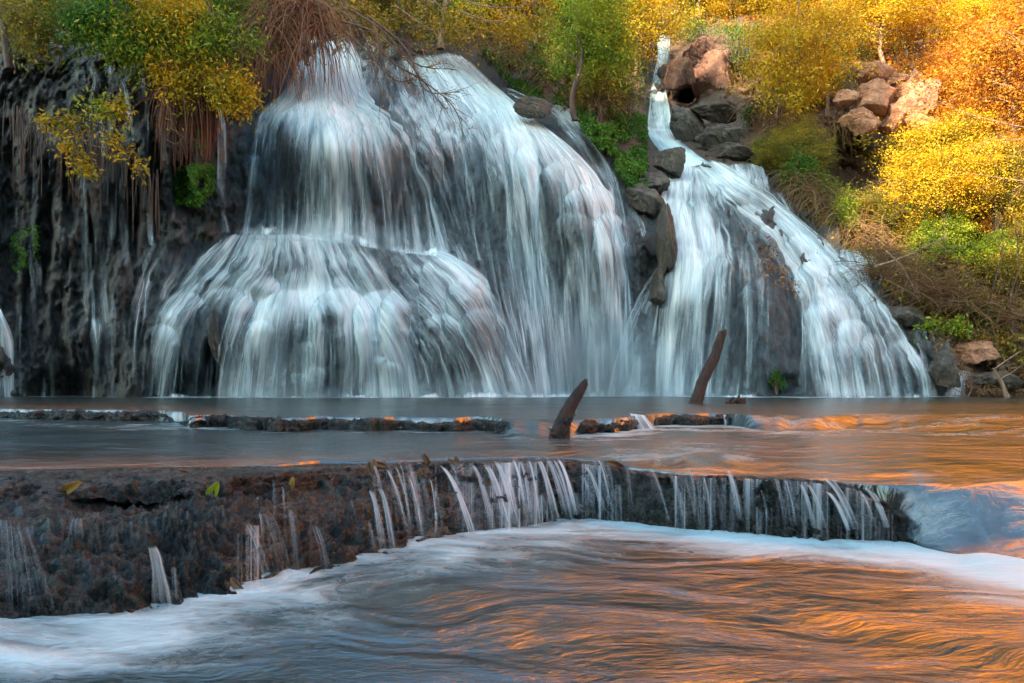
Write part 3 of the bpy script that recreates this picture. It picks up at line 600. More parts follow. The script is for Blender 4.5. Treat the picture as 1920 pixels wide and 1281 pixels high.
sm = empty('waterfall'); tag(sm, 'small lacy cascade over mossy knobs in the gap right of the largest fall', 'waterfall')
veil([[(1160,385,.4),(1162,420,.6),(1165,470,.6),(1172,530,.4)],[(1180,390,.6),(1188,430,.7),(1195,480,.6),(1200,545,.5)],[(1192,395,.5),(1212,440,.6),(1222,480,.6),(1226,540,.4)]], sm, seed=7, nv=60)
rt = empty('waterfall'); tag(rt, 'broad stepped white cascade spreading down to the right side of the pool', 'waterfall')
veil([[(1226,58,.5),(1232,100,.7),(1222,150,.6),(1216,200,.8),(1214,250,.9),(1240,292,.9),(1262,318,.9)],
 [(1240,60,.9),(1246,100,1),(1240,150,.9),(1238,200,1),(1240,250,1),(1272,290,1),(1296,312,1)],
 [(1256,60,.7),(1256,100,.7),(1248,150,.5),(1256,200,.9),(1268,250,.9),(1310,290,.9),(1335,305,.8)]], rt, seed=8, mat='veil_far', dm=.85, off=.2, name='upper_stream')
Rl = [[(1258,290,.8),(1248,340,.8),(1234,380,.7),(1246,470,.7),(1238,560,.7),(1228,650,.75),(1222,746,.7)],
 [(1280,296,1),(1275,350,1),(1275,400,1),(1284,480,1),(1275,580,1),(1266,660,1),(1260,746,1)],
 [(1300,304,1),(1308,370,.8),(1320,440,1),(1322,520,.95),(1315,600,.8),(1305,746,.85)],
 [(1320,316,.9),(1345,390,.6),(1362,460,.75),(1362,540,.6),(1356,620,.5),(1345,746,.45)],
 [(1340,330,.7),(1378,410,.42),(1404,480,.42),(1408,560,.42),(1408,650,.42),(1398,746,.42)],
 [(1362,345,.5),(1412,425,.36),(1446,500,.30),(1450,600,.30),(1446,746,.32)]]
veil(Rl, rt, seed=9, off=.13, dm=.9)
Rr = [[(1296,310,.9),(1368,392,.5),(1424,456,.4),(1468,520,.4),(1486,600,.36),(1492,680,.34),(1494,746,.3)],
 [(1302,304,1),(1384,380,.7),(1450,442,.6),(1494,518,.7),(1512,600,.6),(1516,680,.5),(1520,746,.4)],
 [(1318,298,1),(1408,368,1),(1478,440,1),(1526,520,.9),(1556,600,.9),(1578,680,.9),(1590,746,.9)],
 [(1340,298,.9),(1440,372,.95),(1518,440,1),(1578,520,.85),(1618,600,.65),(1643,680,.55),(1655,746,.55)],
 [(1362,305,.6),(1468,385,.7),(1558,462,.6),(1620,540,.75),(1668,620,.75),(1698,690,.55),(1710,746,.6)],
 [(1385,306,.4),(1490,402,.3),(1582,482,.4),(1652,560,.65),(1710,640,.75),(1742,700,.65),(1752,746,.6)]]
veil(Rr, rt, seed=10, per=2.6, off=.17, dm=.9)
veil(fine(Rr, .40), rt, seed=24, off=.22, per=2, mat='threads')
veil(fine(Rl, .40), rt, seed=25, off=.18, per=2, mat='threads')
veil([[(1368,308,.5),(1376,340,.6),(1385,375,.4)],[(1400,305,.7),(1408,340,.7),(1420,380,.5)],[(1432,312,.6),(1438,340,.6),(1446,368,.4)]], rt, seed=11, nv=50)
veil([[(1438,356,.4),(1460,390,.5),(1480,430,.4)],[(1475,362,.5),(1490,395,.5),(1500,430,.4)]], rt, seed=12, nv=50)
veil([[(1572,466,.7),(1580,500,.7),(1592,550,.5)],[(1600,468,.8),(1612,505,.7),(1622,550,.6)],[(1635,476,.7),(1648,510,.7),(1652,555,.5)]], rt, seed=13, nv=50)
veil([[(1700,572,.3),(1716,620,.5),(1722,680,.4),(1730,746,.4)],[(1722,576,.4),(1738,620,.6),(1750,680,.5),(1762,746,.5)]], rt, seed=14, nv=60)
lf = empty('waterfall'); tag(lf, 'small waterfall cut off by the left edge of the picture', 'waterfall')
veil([[(-60,560,.85),(-55,620,.85),(-50,746,.85)],[(-20,562,.9),(-10,620,.9),(-6,746,.9)],[(2,572,.9),(16,620,.9),(24,680,.85),(30,746,.85)]], lf, seed=15, nv=80)
nf = empty('waterfall'); tag(nf, 'narrow ribbon waterfall beside the mossy brown curtain left of the big fall', 'waterfall')
veil([[(398,172,.6),(406,215,.6),(406,300,.5),(404,400,.4),(415,436,.4)],[(406,170,.8),(424,230,.9),(428,300,.7),(424,380,.6),(432,436,.5)]], nf, seed=16, off=.35)
fr = empty('waterfall'); tag(fr, 'little fan of white water at the right foot of the slope beside dead twigs', 'waterfall')
veil([[(1798,692,.6),(1784,718,.6),(1762,746,.5)],[(1808,694,.8),(1802,718,.8),(1795,746,.7)],[(1818,694,.6),(1824,718,.6),(1832,746,.5)]], fr, seed=17, nv=50, off=.25)
for i, (g, w, lab) in enumerate([
  ([(125,40,.3),(150,80,.4),(168,120,.5),(182,150,.7),(172,200,.5),(170,260,.35),(172,330,.3),(175,400,.2)], 26, 'thin white trickle down the dark left cliff below the tree roots'),
  ([(225,140,.3),(236,170,.6),(244,220,.5),(252,280,.3)], 16, 'short faint trickle on the dark cliff between two wider ones'),
  ([(262,110,.4),(268,150,.6),(276,200,.5),(276,300,.5),(280,400,.6),(284,460,.5)], 20, 'tall faint trickle on the dark cliff left of the brown curtain'),
  ([(282,460,.5),(262,490,.6),(236,520,.5),(215,560,.5),(205,640,.4),(204,746,.4)], 26, 'trickle curving over the lower left rock to the pool'),
  ([(165,450,.3),(172,520,.4),(175,590,.7),(180,650,.6),(180,746,.5)], 20, 'bright short trickle low on the dark left cliff'),
  ([(60,300,.3),(62,380,.35),(56,470,.35),(62,520,.2)], 16, 'faint trickle beside the hanging moss at the far left'),
  ([(128,440,.3),(130,500,.45),(132,560,.4),(128,640,.3)], 30, 'wide hazy trickle in the middle of the dark left cliff'),
  ([(60,20,.3),(70,60,.4),(100,90,.3)], 50, 'pale water showing behind the trees in the top left corner')]):
    a = np.array(g, float); l = a.copy(); r_ = a.copy(); l[:, 0] -= w/2; r_[:, 0] += w/2; l[:, 2] *= .4; r_[:, 2] *= .4
    o = veil([l, a, r_], None, seed=30+i, nv=90, per=1.6, off=.34, ridge=.03, edge=.3, name='water_trickle'); tag(o, lab, 'trickle')

# ---------------------------------------------------------------- spills over the front ledge
def spill(px, lip, foot, w, lean=0, d0=.8, parent=None, seed=0, name='water_spill', topz=None, label=None):
    """a thin stream: starts at the lip row, arcs out and lands at the foot row (picture rows), width w px"""
    c = float(Yc2(px)); n = 34; m = 9; t = np.linspace(0, 1, n)
    lip = lip-9; pxs = px-lean*.12+lean*1.12*t**.65; pys = lip+(foot-lip)*t**1.15
    zt = CH-(lip-HY)/F*c; ylip = c if zt > -.03 else FrontY(px, zt)
    yf = max(FrontY(px+lean, -.29), F*(CH-Z3)/(foot-HY) if foot > 930 else 0)
    Y = np.interp(t, [0, 1], [ylip-.02, min(yf, ylip)-.04]); 
    fy = np.array([FrontY(a, CH-(b-HY)/F*y) for a, b, y in zip(pxs[::3], pys[::3], Y[::3])]); fy = np.interp(t, t[::3], fy)
    Y = np.minimum(Y, fy-.072)
    ww = w*(.75+.75*t)*(1+.25*fbm(t*3+seed, t*0, seed, 2))
    k = np.linspace(-1, 1, m)[None]; PXs = pxs[:, None]+k*ww[:, None]*.5
    YY_ = Y[:, None]-.012*(1-k**2); P = W(PXs, pys[:, None]+0*k, YY_)
    de = d0*(1-.45*np.abs(k)**2)*np.interp(t, [0, .10, .4, .8, 1], [.2, .95, .9, .7, .45])[:, None]*np.ones_like(k)
    de = de*sst(0, .25, 1-np.abs(k))
    uv = np.stack([k*w/2/F*c+seed*.37+0*t[:, None], (t*(foot-lip)/F*c)[:, None]+0*k], -1)
    o = mk(name, P, gridfaces(n, m)[:, ::-1], M['spill'], parent, {'dens': de}, uv.reshape(-1, 2)); return o
sp = [(512,905,985,9,6,.6),(530,920,960,8,3,.5),(495,965,1100,34,40,.5),(545,960,1085,40,14,.45),(590,990,1072,34,28,.55),(487,970,1010,9,8,.6),
 (722,885,1018,13,44,.85),(740,880,1010,9,36,.7),(712,920,1030,12,26,.8),(694,925,1035,13,24,.8),(690,985,1040,16,10,.5),(700,880,925,8,14,.7),(625,960,1050,14,18,.35),
 (826,880,1008,14,60,.95),(846,876,985,9,26,.6),(790,900,1000,11,20,.7),(806,905,985,8,14,.6),(815,925,1000,8,14,.6),(884,876,990,11,40,.85),(905,872,975,10,30,.6),
 (912,880,995,14,40,.9),(928,872,985,12,38,.9),(945,878,990,9,26,.6),(962,868,960,10,26,.7),(975,870,975,9,24,.8),(990,868,990,12,24,.8),(1005,862,985,14,40,.95),(1022,862,978,14,44,.95),(1036,868,972,10,36,.8),(1046,868,965,12,34,.9),
 (1016,935,988,14,4,.6),(1110,866,962,12,34,.7),(1122,868,955,12,26,.75),(1096,880,962,12,38,.75),(1092,900,960,10,22,.6),(1076,930,966,14,18,.65),(1136,872,950,9,18,.5),
 (1175,882,962,24,14,.4),(1160,915,962,22,2,.5),(1362,886,975,14,26,.65),(1300,888,970,10,4,.3),(1402,895,980,20,10,.4),(1350,890,985,22,8,.3),(1452,902,985,10,22,.75),(1470,905,985,9,20,.5),(1500,915,990,10,26,.75),(1514,915,992,9,34,.75),(1488,940,990,12,6,.5),
 (1542,902,992,12,62,.9),(1556,906,985,8,50,.7),(1550,930,995,10,42,.9),(1570,945,992,8,24,.6),(1608,925,990,10,34,.75),(1622,922,990,12,42,.85),(1634,930,988,8,30,.7),(1528,930,990,8,24,.5),
 (1425,925,985,14,14,.4),(1250,900,975,24,2,.22),(868,930,990,12,12,.4),(955,905,985,12,18,.5),(765,900,1010,12,26,.5),(655,940,1045,14,20,.3)]
r5 = np.random.default_rng(33)
for k in range(34):
    x = r5.uniform(690, 1075) if k < 18 else r5.uniform(1200, 1630); a = float(pl(C2, x))+r5.uniform(6, 30); sp.append((x, a, float(pl(B2, x))-r5.uniform(0, 14), r5.uniform(14, 34), r5.uniform(10, 36), r5.uniform(.3, .55)))
for i, (x, a, b, w, ln_, d) in enumerate(sp):
    tag(spill(x, a, b, w, ln_, d, seed=i), 'thin white streak of water spilling down the face of the dark foreground ledge', 'water spill', 'thin spills over the foreground ledge')
def film(x0, x1, d, lab, seed, t0=.14, t1=.95):
    nx = int((x1-x0)/2.5); px = np.linspace(x0, x1, nx)[None]; t = np.linspace(t0, t1, 60)[:, None]; Y, Z = prof_front(px, t); Y = Y-.065-.02*fbm(px/9+seed, t*2, seed, 3)
    e = np.clip((px-x0)/(x1-x0), 0, 1); de = d*sst(0, .12, e)*sst(0, .12, 1-e)*np.interp(t, [t0, t0+.06, .6, t1], [.2, 1, .9, .6])*(.75+.9*fbm(px/28+seed, t*.6, seed+3, 2)+.1)
    o = mk('water_film', np.stack([(px-960)/F*Y+0*t, Y, Z], -1), gridfaces(60, nx)[:, ::-1], M['spill'], None, {'dens': de}, np.stack([(px-960)/F*4+0*t, t*.3+0*px], -1).reshape(-1, 2)); tag(o, lab, 'water film')
film(780, 1078, .55, 'thin wet film behind the glowing spills in the middle of the foreground ledge', 1); film(1082, 1200, .55, 'bluish film of water just right of the glowing spills', 2)
film(1230, 1720, .50, 'bluish film of water over the right part of the foreground ledge', 3); film(410, 650, .38, 'hazy film of water below the glowing notch of the foreground ledge', 4, .5, .97); film(670, 780, .45, 'thin film of water beside the clump of dead leaves', 5, .3)
big = [((285,1030,1145,28,22,.85), 'pinkish spout of water gushing from the lower left rock'), ((325,1070,1130,14,4,.6), 'faint short spout beside the pinkish one on the lower left rock'),
  ((140,980,1012,44,-6,.6), 'short white lip of water on top of the lower left rock'), ((8,975,1150,70,10,.5), 'hazy curtain of water at the left edge of the foreground'), ((30,990,1140,60,30,.5), 'second hazy curtain of water beside the left edge of the foreground'), ((460,985,1100,40,45,.55), 'hazy fan of water sliding off the end of the lower left rock')]
for i, (a, lab) in enumerate(big): tag(spill(*a, seed=80+i), lab, 'water spill')
def midspill(px, w, lean, lab, d=.9, a=778, b=815):
    t = np.linspace(0, 1, 24)[:, None]; k = np.linspace(-1, 1, 24)[None]; c = float(Yc1(px))
    P = W(px+lean*t+k*w*.5*(1+.5*t), a+(b-a)*t+4*k*lean/40, c-.02-.14*np.sqrt(t)-.01*(1-k*k))
    o = mk('water_spill', P, gridfaces(24, 24)[:, ::-1], M['spill'], None, {'dens': d*sst(0, .3, 1-np.abs(k))*(1-.3*t)}, np.stack([k*w*.5/F*c+0*t, t*.12+0*k], -1).reshape(-1, 2))
    tag(o, lab, 'water spill')
midspill(1195, 34, 22, 'small white chute between the two middle ledges behind the short stump', .95, 777, 814)
midspill(1362, 14, 5, 'little white spout at the right end of the dark low middle ledge', .8, 778, 802)
midspill(1298, 8, 2, 'tiny white spout in the middle of the dark low middle ledge', .6, 780, 800)
midspill(755, 46, 2, 'row of tiny drips at the centre of the long low ledge', .45, 792, 804)

# ---------------------------------------------------------------- driftwood
def stick(label, pts, rad, k=14, knots=0):
    root = empty('driftwood_stump'); tag(root, label, 'driftwood')
    P = crom(pts, np.linspace(0, len(pts)-1, 60)); r = np.interp(np.linspace(0, 1, 60), np.linspace(0, 1, len(rad)), rad)
    n = len(P); d = np.gradient(P, axis=0); d /= np.linalg.norm(d, axis=1)[:, None]
    a = np.cross(d, [0, 1, 0]); a /= np.linalg.norm(a, axis=1)[:, None]; b = np.cross(d, a); th = np.arange(24)/24*2*np.pi
    s = np.linspace(0, 1, n)[:, None]
    rr = r[:, None]*(1+.30*(ridged(th[None]*1.6, s*2.2, 3, 3)-.5)+.16*fbm(th[None]*3, s*12, 8, 3))
    rr[-4:] *= np.array([1, .93, .86, .4])[:, None]
    jag = (fbm(th*1.7, th*0+len(label), 5, 2))[None]*r[-1]*1.3*sst(.9, 1, s)
    v = P[:, None]+rr[..., None]*(np.cos(th)[None, :, None]*a[:, None]+.62*np.sin(th)[None, :, None]*b[:, None])+jag[..., None]*d[:, None]
    ac = Acc(); i = np.arange(n-1)[:, None]*24; j = np.arange(24)[None]; j2 = (j+1) % 24
    ac.add(v.reshape(-1, 3), np.stack([i+j, i+j2, i+24+j2, i+24+j], -1).reshape(-1, 4))
    e = np.array([P[-1]+d[-1]*r[-1]*.2]); last = v[-1].mean(0)
    ac.add(np.concatenate([v[-1], [last]]), np.array([[q, (q+1) % 24, 24, 24] for q in range(24)]))
    ac.build('trunk', M['driftwood'], root); return root, P, r
def Wp(px, py, Y): return W(px, py, Y)
y1 = F*CH/(822-HY)
s1, P1, r1 = stick('shorter split driftwood stump leaning right with a torn top, standing in the middle pool', [Wp(1046, 836, y1), Wp(1052, 806, y1), Wp(1066, 770, y1+.02), Wp(1084, 738, y1+.04), Wp(1099, 714, y1+.05)], [.072, .060, .044, .036, .018])
sp_ = Acc(); 
for a, b, r_ in ((Wp(1062, 790, y1-.03), Wp(1080, 778, y1-.05), .018), (Wp(1064, 796, y1-.03), Wp(1074, 790, y1-.06), .014), (Wp(1040, 812, y1-.04), Wp(1027, 802, y1-.05), .012), (Wp(1042, 816, y1-.05), Wp(1030, 815, y1-.08), .016), (Wp(1060, 813, y1-.04), Wp(1068, 803, y1-.06), .016)):
    sp_ = Acc(); sp_.tube([a, (a+b)/2+[0, 0, .004], b], [r_, r_*.7, .002], 7, rough=.5); sp_.build('splinter', M['driftwood'], s1)
y2 = F*(CH-Z1)/(756-HY)
stick('taller bent driftwood log leaning right in front of the right cascade', [Wp(1301, 764, y2), Wp(1308, 745, y2), Wp(1322, 705, y2+.05), Wp(1341, 668, y2+.1), Wp(1349, 640, y2+.1), Wp(1356, 621, y2+.1)], [.078, .075, .068, .062, .055, .045])
y3 = F*(CH-Z1)/(756-HY)*.99; ac = Acc()
for i in range(9):
    a = Wp(1366+i*3.4, 757, y3+.1*random.random()); b = a+np.array([random.uniform(-.02, .12), random.uniform(-.05, .05), random.uniform(.04, .13)]); ac.tube([a, (a+b)/2+rng.normal(size=3)*.01, b], [.035, .03, .008], 7, rough=.6)
tag(ac.build('wood_chunk', M['driftwood']), 'small dark jagged lump of wood in the water right of the tall log', 'driftwood')

# ---------------------------------------------------------------- fallen leaves on the front ledge
def leaf(label, px, py, z_off, L, ang, mat, curl=.25, group=None, fat=.3):
    zt = CH-(py-HY)/F*float(Yc2(px))
    y = FrontY(px, zt)-z_off; zt = CH-(py-HY)/F*y; y = FrontY(px, zt)-z_off; c = W(px, py, y)
    t = np.linspace(-.5, .5, 15)[:, None]; k = np.linspace(-1, 1, 7)[None]; wd = fat*np.sqrt(np.clip(1-(2*np.abs(t))**1.7, 0, 1))*(1-.3*t)
    ca, sa = math.cos(ang), math.sin(ang); a = t; b = wd*k*.5
    x = (a*ca-b*sa)*L; z = (a*sa+b*ca)*L; yy = (curl*(t**2)*2-np.abs(k)*wd*.35+.03*np.sin(t*25)*np.abs(k)*wd)*L
    o = mk('fallen_leaf', np.stack([c[0]+x, c[1]+yy-.012+0*x, c[2]+z], -1), gridfaces(15, 7), M[mat], None, {'tint': np.full((15, 7), random.random())+(np.abs(k) < .1)*.3})
    md = o.modifiers.new('thick', 'SOLIDIFY'); md.thickness = .0012
    tag(o, label, 'leaf', group); return o
leaf('single yellow-green leaf standing on the left part of the foreground ledge', 399, 930, .22, .135, 1.15, 'leafgreen', .1, fat=.42)
leaf('small red-brown leaf just below the yellow-green leaf', 391, 966, .075, .07, 2.0, 'litter')
leaf('ochre spotted leaf lying on the far left rim of the foreground ledge', 133, 916, .075, .105, .55, 'leafochre', fat=.4)
leaf('long brown leaf hanging on the dark lower left rock', 88, 1110, .075, .115, 1.15, 'litter', fat=.42)
leaf('thin brown leaf flat on the rim left of the yellow-green leaf', 352, 888, .075, .09, -.25, 'litter', fat=.35)
leaf('small pale leaf low on the lower left rock', 240, 1090, .075, .07, 1.6, 'leafochre', fat=.4)
leaf('orange-brown leaf on the rock above the pinkish spout', 268, 1020, .075, .08, .2, 'litter', fat=.5)
leaf('upright yellow-brown leaf at the glowing notch of the ledge', 549, 908, .075, .07, 1.5, 'leafochre', fat=.4)
r3 = np.random.default_rng(9)
for i in range(46):
    if i < 20: x, y = r3.uniform(640, 720), r3.uniform(868, 960)
    elif i < 32: x, y = r3.uniform(770, 860), r3.uniform(858, 905)
    elif i < 38: x, y = r3.uniform(560, 640), r3.uniform(880, 1000)
    else: x, y = r3.uniform(40, 500), r3.uniform(900, 1100)
    leaf('brown dead leaf stuck in the litter on the foreground ledge', x, y, .085+.03*r3.random(), r3.uniform(.05, .10), r3.normal(-1.1, .6), 'litter', r3.uniform(0, .4), 'dead leaves stuck to the foreground ledge', r3.uniform(.28, .42))
leaf('curled brown leaf at the notch right of the glowing spills', 1155, 872, .03, .10, -.3, 'litter', .3, fat=.4)

# ---------------------------------------------------------------- trees
def make_tree(name, label, cat, h, cw, nleaf, mat, bark, lsize, seed, clumps=34, crown0=.3, elong=1.3, trunk_r=.07, lean=0):
    r = np.random.default_rng(seed); root = empty(name); tag(root, label, cat)
    tr = Acc(); top = np.array([lean*h, 0, h*.92]); n = 9
    t = np.linspace(0, 1, n)[:, None]; sp = t*top+np.concatenate([r.normal(size=(n, 2))*.03*h*np.minimum(t*3, 1), np.zeros((n, 1))], 1)
    tr.tube(sp, np.linspace(trunk_r, trunk_r*.2, n), 7, rough=.25)
    cc = []
    for i in range(clumps):
        k = crown0+(1-crown0)*(i+.5)/clumps; b = crom(sp, [k*.9*(n-1)])[0]
        an = i*2.4+r.normal()*.5; rad = cw*.5*np.sin(np.pi*np.clip(.18+.78*(k-crown0)/(1-crown0), 0, 1))**.7*r.uniform(.5, 1.05)
        e = b+np.array([math.cos(an)*rad, math.sin(an)*rad, rad*r.uniform(.1, .7)]); m = (b+e)/2+r.normal(size=3)*.06*cw
        tr.tube([b, m, e], [trunk_r*.32, trunk_r*.18, trunk_r*.05], 5)
        cc.append(e); cc.append((m+e)/2)
        for _ in range(3):
            e2 = e+r.normal(size=3)*cw*.13; tr.tube([m*.3+e*.7, (e+e2)/2, e2], [trunk_r*.1, trunk_r*.06, trunk_r*.02], 4); cc.append(e2)
    tr.build('trunk', M[bark], root)
    cc = np.array(cc); ac = Acc(); idx = r.integers(0, len(cc), nleaf); sg = cw*r.uniform(.03, .12, len(cc))
    off = r.normal(size=(nleaf, 3))*sg[idx][:, None]*np.array([1, 1, .7])
    ct = r.random(len(cc)); tint = np.clip(ct[idx]*.6+r.random(nleaf)*.4, 0, 1)
    leaves(ac, cc[idx]+off, lsize, elong, .5, .5, tint, r)
    ac.build('crown', M[mat], root); return root
protos = {}
kinds = [('yellow', 'yellow', 3.6, 2.3), ('yellow2', 'yellow', 3.2, 2.6), ('orange', 'orange', 3.6, 3.0), ('orange2', 'orange', 3.0, 2.6), ('olive', 'olive', 3.6, 2.6), ('olive2', 'olive', 3.0, 2.4), ('green', 'green', 3.4, 2.2), ('green2', 'green', 2.8, 2.4)]
for i, (k, m, h, w) in enumerate(kinds):
    protos[k] = make_tree('autumn_tree' if m != 'green' else 'green_tree', 'x', 'tree', h, w, 24000, m, 'bark' if i % 2 else 'palebark', .060, 100+i)
def ground(px, py): return W(px, py, Drock(np.array([float(px)]), np.array([float(py)]))[0])
used = set()
def put(kind, px, py, hpx, label=None, group=None, dY=0, wx=1.0, tilt=0):
    """a tree rooted on the bank at (px, py), hpx rows tall"""
    g = ground(px, py); g[1] += dY; h = dict((k[0], k[2]) for k in kinds)[kind]; s = hpx/F*g[1]/h
    loc = (g[0], g[1], g[2]-.15*s); rz = random.uniform(0, 6.28)
    src = protos[kind]
    if kind in used: o = copy_tree(src, loc, rz, (s*wx, s*wx, s), (0, tilt))
    else:
        o = src; used.add(kind); o.location = loc; o.rotation_euler = (0, tilt, rz); o.scale = (s*wx, s*wx, s)
    tag(o, label, 'tree', group); return o
# the ones a viewer can single out
put('yellow', 1478, 268, 290, 'tall bright yellow tree rising left of the red boulders', None, -.3)
put('green', 1105, 215, 250, 'yellow-green tree on the bank above the big fall, beside the thin trunks', None, -.3)
put('yellow2', 1185, 150, 190, 'golden tree at the top of the bank left of the upper stream', None, -.6, 1.1)
put('yellow2', 1735, 450, 175, 'bright yellow bush-like tree growing right of the dark cave', None, -.8, 1.2)
put('olive', 1545, 215, 200, 'olive tree between the tall yellow tree and the red boulders', None, -.2)
put('orange', 1850, 330, 300, 'large orange tree filling the upper right corner', None, -1, 1.3)
put('green2', 290, 120, 190, 'yellow-green tree overhanging the dark left cliff', None, -.8, 1.1, .15)
put('yellow', 350, 165, 170, 'golden-leaved tree leaning over the brown curtain on the left cliff', None, -1.0, 1.0, .1)
put('green', 425, 150, 190, 'green and yellow tree beside the red hanging roots', None, -.4, 1.0, .1)
put('olive', 40, 140, 150, 'sparse olive and gold tree with a dark trunk at the top left corner', None, -.2, .7)
put('olive2', 200, 90, 160, 'dark olive tree at the top left behind the overhanging ones', None, 0)
put('olive', 640, 60, 130, 'brown olive tree above the source of the big fall', None, 0)
r4 = np.random.default_rng(21)
TL = 'autumn tree crowded with others on the hillside behind the falls'; TG_ = 'trees crowding the hillside behind the falls'
def band(n, xr, yr, hr, ks, wx=1.1):
    for i in range(n):
        x = xr[0]+(xr[1]-xr[0])*(i+r4.random())/n; put(ks[r4.integers(len(ks))], x, r4.uniform(*yr), r4.uniform(*hr), TL, TG_, r4.uniform(-.2, .6), wx*r4.uniform(.85, 1.25))
band(9, (-80, 560), (20, 60), (120, 170), ['green', 'green2', 'yellow', 'olive'])
band(9, (690, 1200), (40, 85), (130, 180), ['olive', 'olive2', 'yellow2', 'green2'])
band(9, (1280, 1600), (20, 60), (110, 160), ['yellow2', 'olive', 'yellow', 'green2'])
band(7, (1560, 1980), (60, 130), (130, 200), ['orange', 'yellow', 'orange2', 'olive'])
band(6, (1760, 2080), (200, 300), (150, 220), ['orange', 'orange2', 'yellow'])
band(6, (1740, 2080), (380, 450), (120, 190), ['orange2', 'yellow2', 'olive', 'orange'])
band(5, (1680, 2080), (480, 560), (90, 140), ['olive2', 'yellow2', 'olive', 'green2'])
band(2, (1470, 1520), (330, 360), (70, 110), ['olive2', 'olive'])

band(5, (1790, 2060), (330, 390), (150, 210), ['orange', 'orange2', 'yellow'])
band(5, (1640, 2000), (420, 520), (110, 150), ['yellow2', 'olive2', 'orange2', 'olive'])
band(2, (1440, 1500), (300, 345), (70, 100), ['olive2', 'yellow2'])
# slender bare trunks on the bank
def trunk(label, pts, rad, Y, mat='palebark', twigs=6, cat='tree trunk'):
    root = empty('slender_tree'); ac = Acc(); P = np.array([W(p[0], p[1], Y) for p in pts]); P = crom(P, np.linspace(0, len(P)-1, 24)); ac.tube(P, np.linspace(rad, rad*.45, 24), 8, rough=.25)
    ac.build('trunk', M[mat], root); ac = Acc()
    for _ in range(twigs):
        b = P[random.randint(8, 23)]; e = b+np.array([random.uniform(-.5, .5), random.uniform(-.3, .2), random.uniform(.2, .6)]); ac.tube([b, (b+e)/2+rng.normal(size=3)*.04, e], [rad*.3, rad*.2, rad*.08], 5)
    ac.build('twig', M[mat], root); tag(root, label, 'tree'); return root
trunk('tall thin pale trunk rising from the ferny bank above the big fall', [(1056, 160), (1062, 110), (1075, 60), (1084, 0), (1088, -40)], .06, 18.4)
trunk('reddish trunk with flared foot at the edge of the small upper cascade', [(1078, 226), (1072, 190), (1078, 160), (1088, 130), (1092, 90)], .07, 17.3, 'bark')
trunk('thick pale double trunk above the crest of the big fall', [(826, 92), (829, 50), (836, 0), (840, -40)], .10, 19.4)
trunk('dark slender trunk leaning at the top left edge', [(18, 130), (12, 90), (4, 40), (-6, 0)], .09, 14.9, 'bark')
trunk('dark trunk growing out of the top of the left cliff', [(222, 100), (214, 60), (206, 20), (200, -30)], .08, 15.2, 'bark')
trunk('small leaning stem left of the dark cave', [(1448, 265), (1455, 220), (1462, 190)], .05, 19.2, 'palebark')
trunk('thin dead stem leaning at the right foot of the slope', [(1888, 745), (1876, 715), (1862, 690)], .045, 13.7, 'palebark', 2)

# ---------------------------------------------------------------- shrubs, ferns, moss
def shrub(label, px, py, wpx, hpx, mat, n=2600, ls=.05, cat='shrub', name='shrub', dY=-.1, elong=1.4, stems=10):
    root = empty(name, W(px, py, float(Drock(np.array([float(px)]), np.array([float(py)]))[0])+dY)); Y = root.location[1]; w = wpx/F*Y; h = hpx/F*Y
    a = Acc(); c = []
    for i in range(stems):
        e = np.array([random.uniform(-.5, .5)*w, random.uniform(-.35, .35)*w, h*random.uniform(.35, .95)]); m = e*.5+np.array([0, 0, h*.1]); a.tube([[0, 0, -.05], m, e], [.012, .008, .003], 4); c.append(e); c.append(m*.4+e*.6)
    a.build('stem', M['twig'], root); c = np.array(c); idx = rng.integers(0, len(c), n)
    b = Acc(); leaves(b, c[idx]+rng.normal(size=(n, 3))*np.array([w*.13, w*.13, h*.13]), ls, elong, .6, .3); b.build('foliage', M[mat], root)
    tag(root, label, cat); return root
shrub('round grey-green bush on the red rock beside the upper stream', 1390, 155, 90, 80, 'sage', 5000, .06)
shrub('green creeper bush capping the red rock at the top of the slope', 1330, 85, 110, 50, 'fern', 5000, .05)
shrub('bright green bush left of the tall yellow tree', 1400, 95, 60, 40, 'fern', 2500, .05)
shrub('small green bush below the tall yellow tree', 1418, 240, 45, 55, 'fern', 2200, .05)
shrub('green bush above the small right curtain of water', 1422, 300, 36, 42, 'fern', 1500, .05)
shrub('leafy green plant hanging beside the right cascade', 1490, 372, 60, 75, 'fern', 3500, .05)
shrub('green grassy clump right of the leafy hanging plant', 1545, 390, 40, 80, 'green', 1800, .07, elong=3)
shrub('green shrub low on the slope left of the bare twigs', 1590, 450, 50, 90, 'green', 2400, .06, elong=3)
shrub('yellow-green twig bush overhanging the lower right rock', 1775, 640, 70, 45, 'green', 700, .08)
shrub('pale green sprig in front of the right slope', 1850, 620, 50, 50, 'green', 500, .08)
shrub('small fern tuft in the notch at the foot of the right cascade', 1456, 735, 28, 40, 'fern', 700, .06, elong=2.5)
shrub('olive shrub beside the right edge low on the slope', 1900, 560, 90, 90, 'olive', 2200, .07)
shrub('feathery sage shrub above the fern wall beside the upper stream', 1180, 225, 110, 120, 'sage', 6000, .07, elong=3)
shrub('pale green sprig on top of the fern bank', 1008, 105, 30, 40, 'sage', 400, .08)
shrub('tangled olive shrub over the fern bank', 1120, 225, 90, 90, 'olive', 3000, .06)
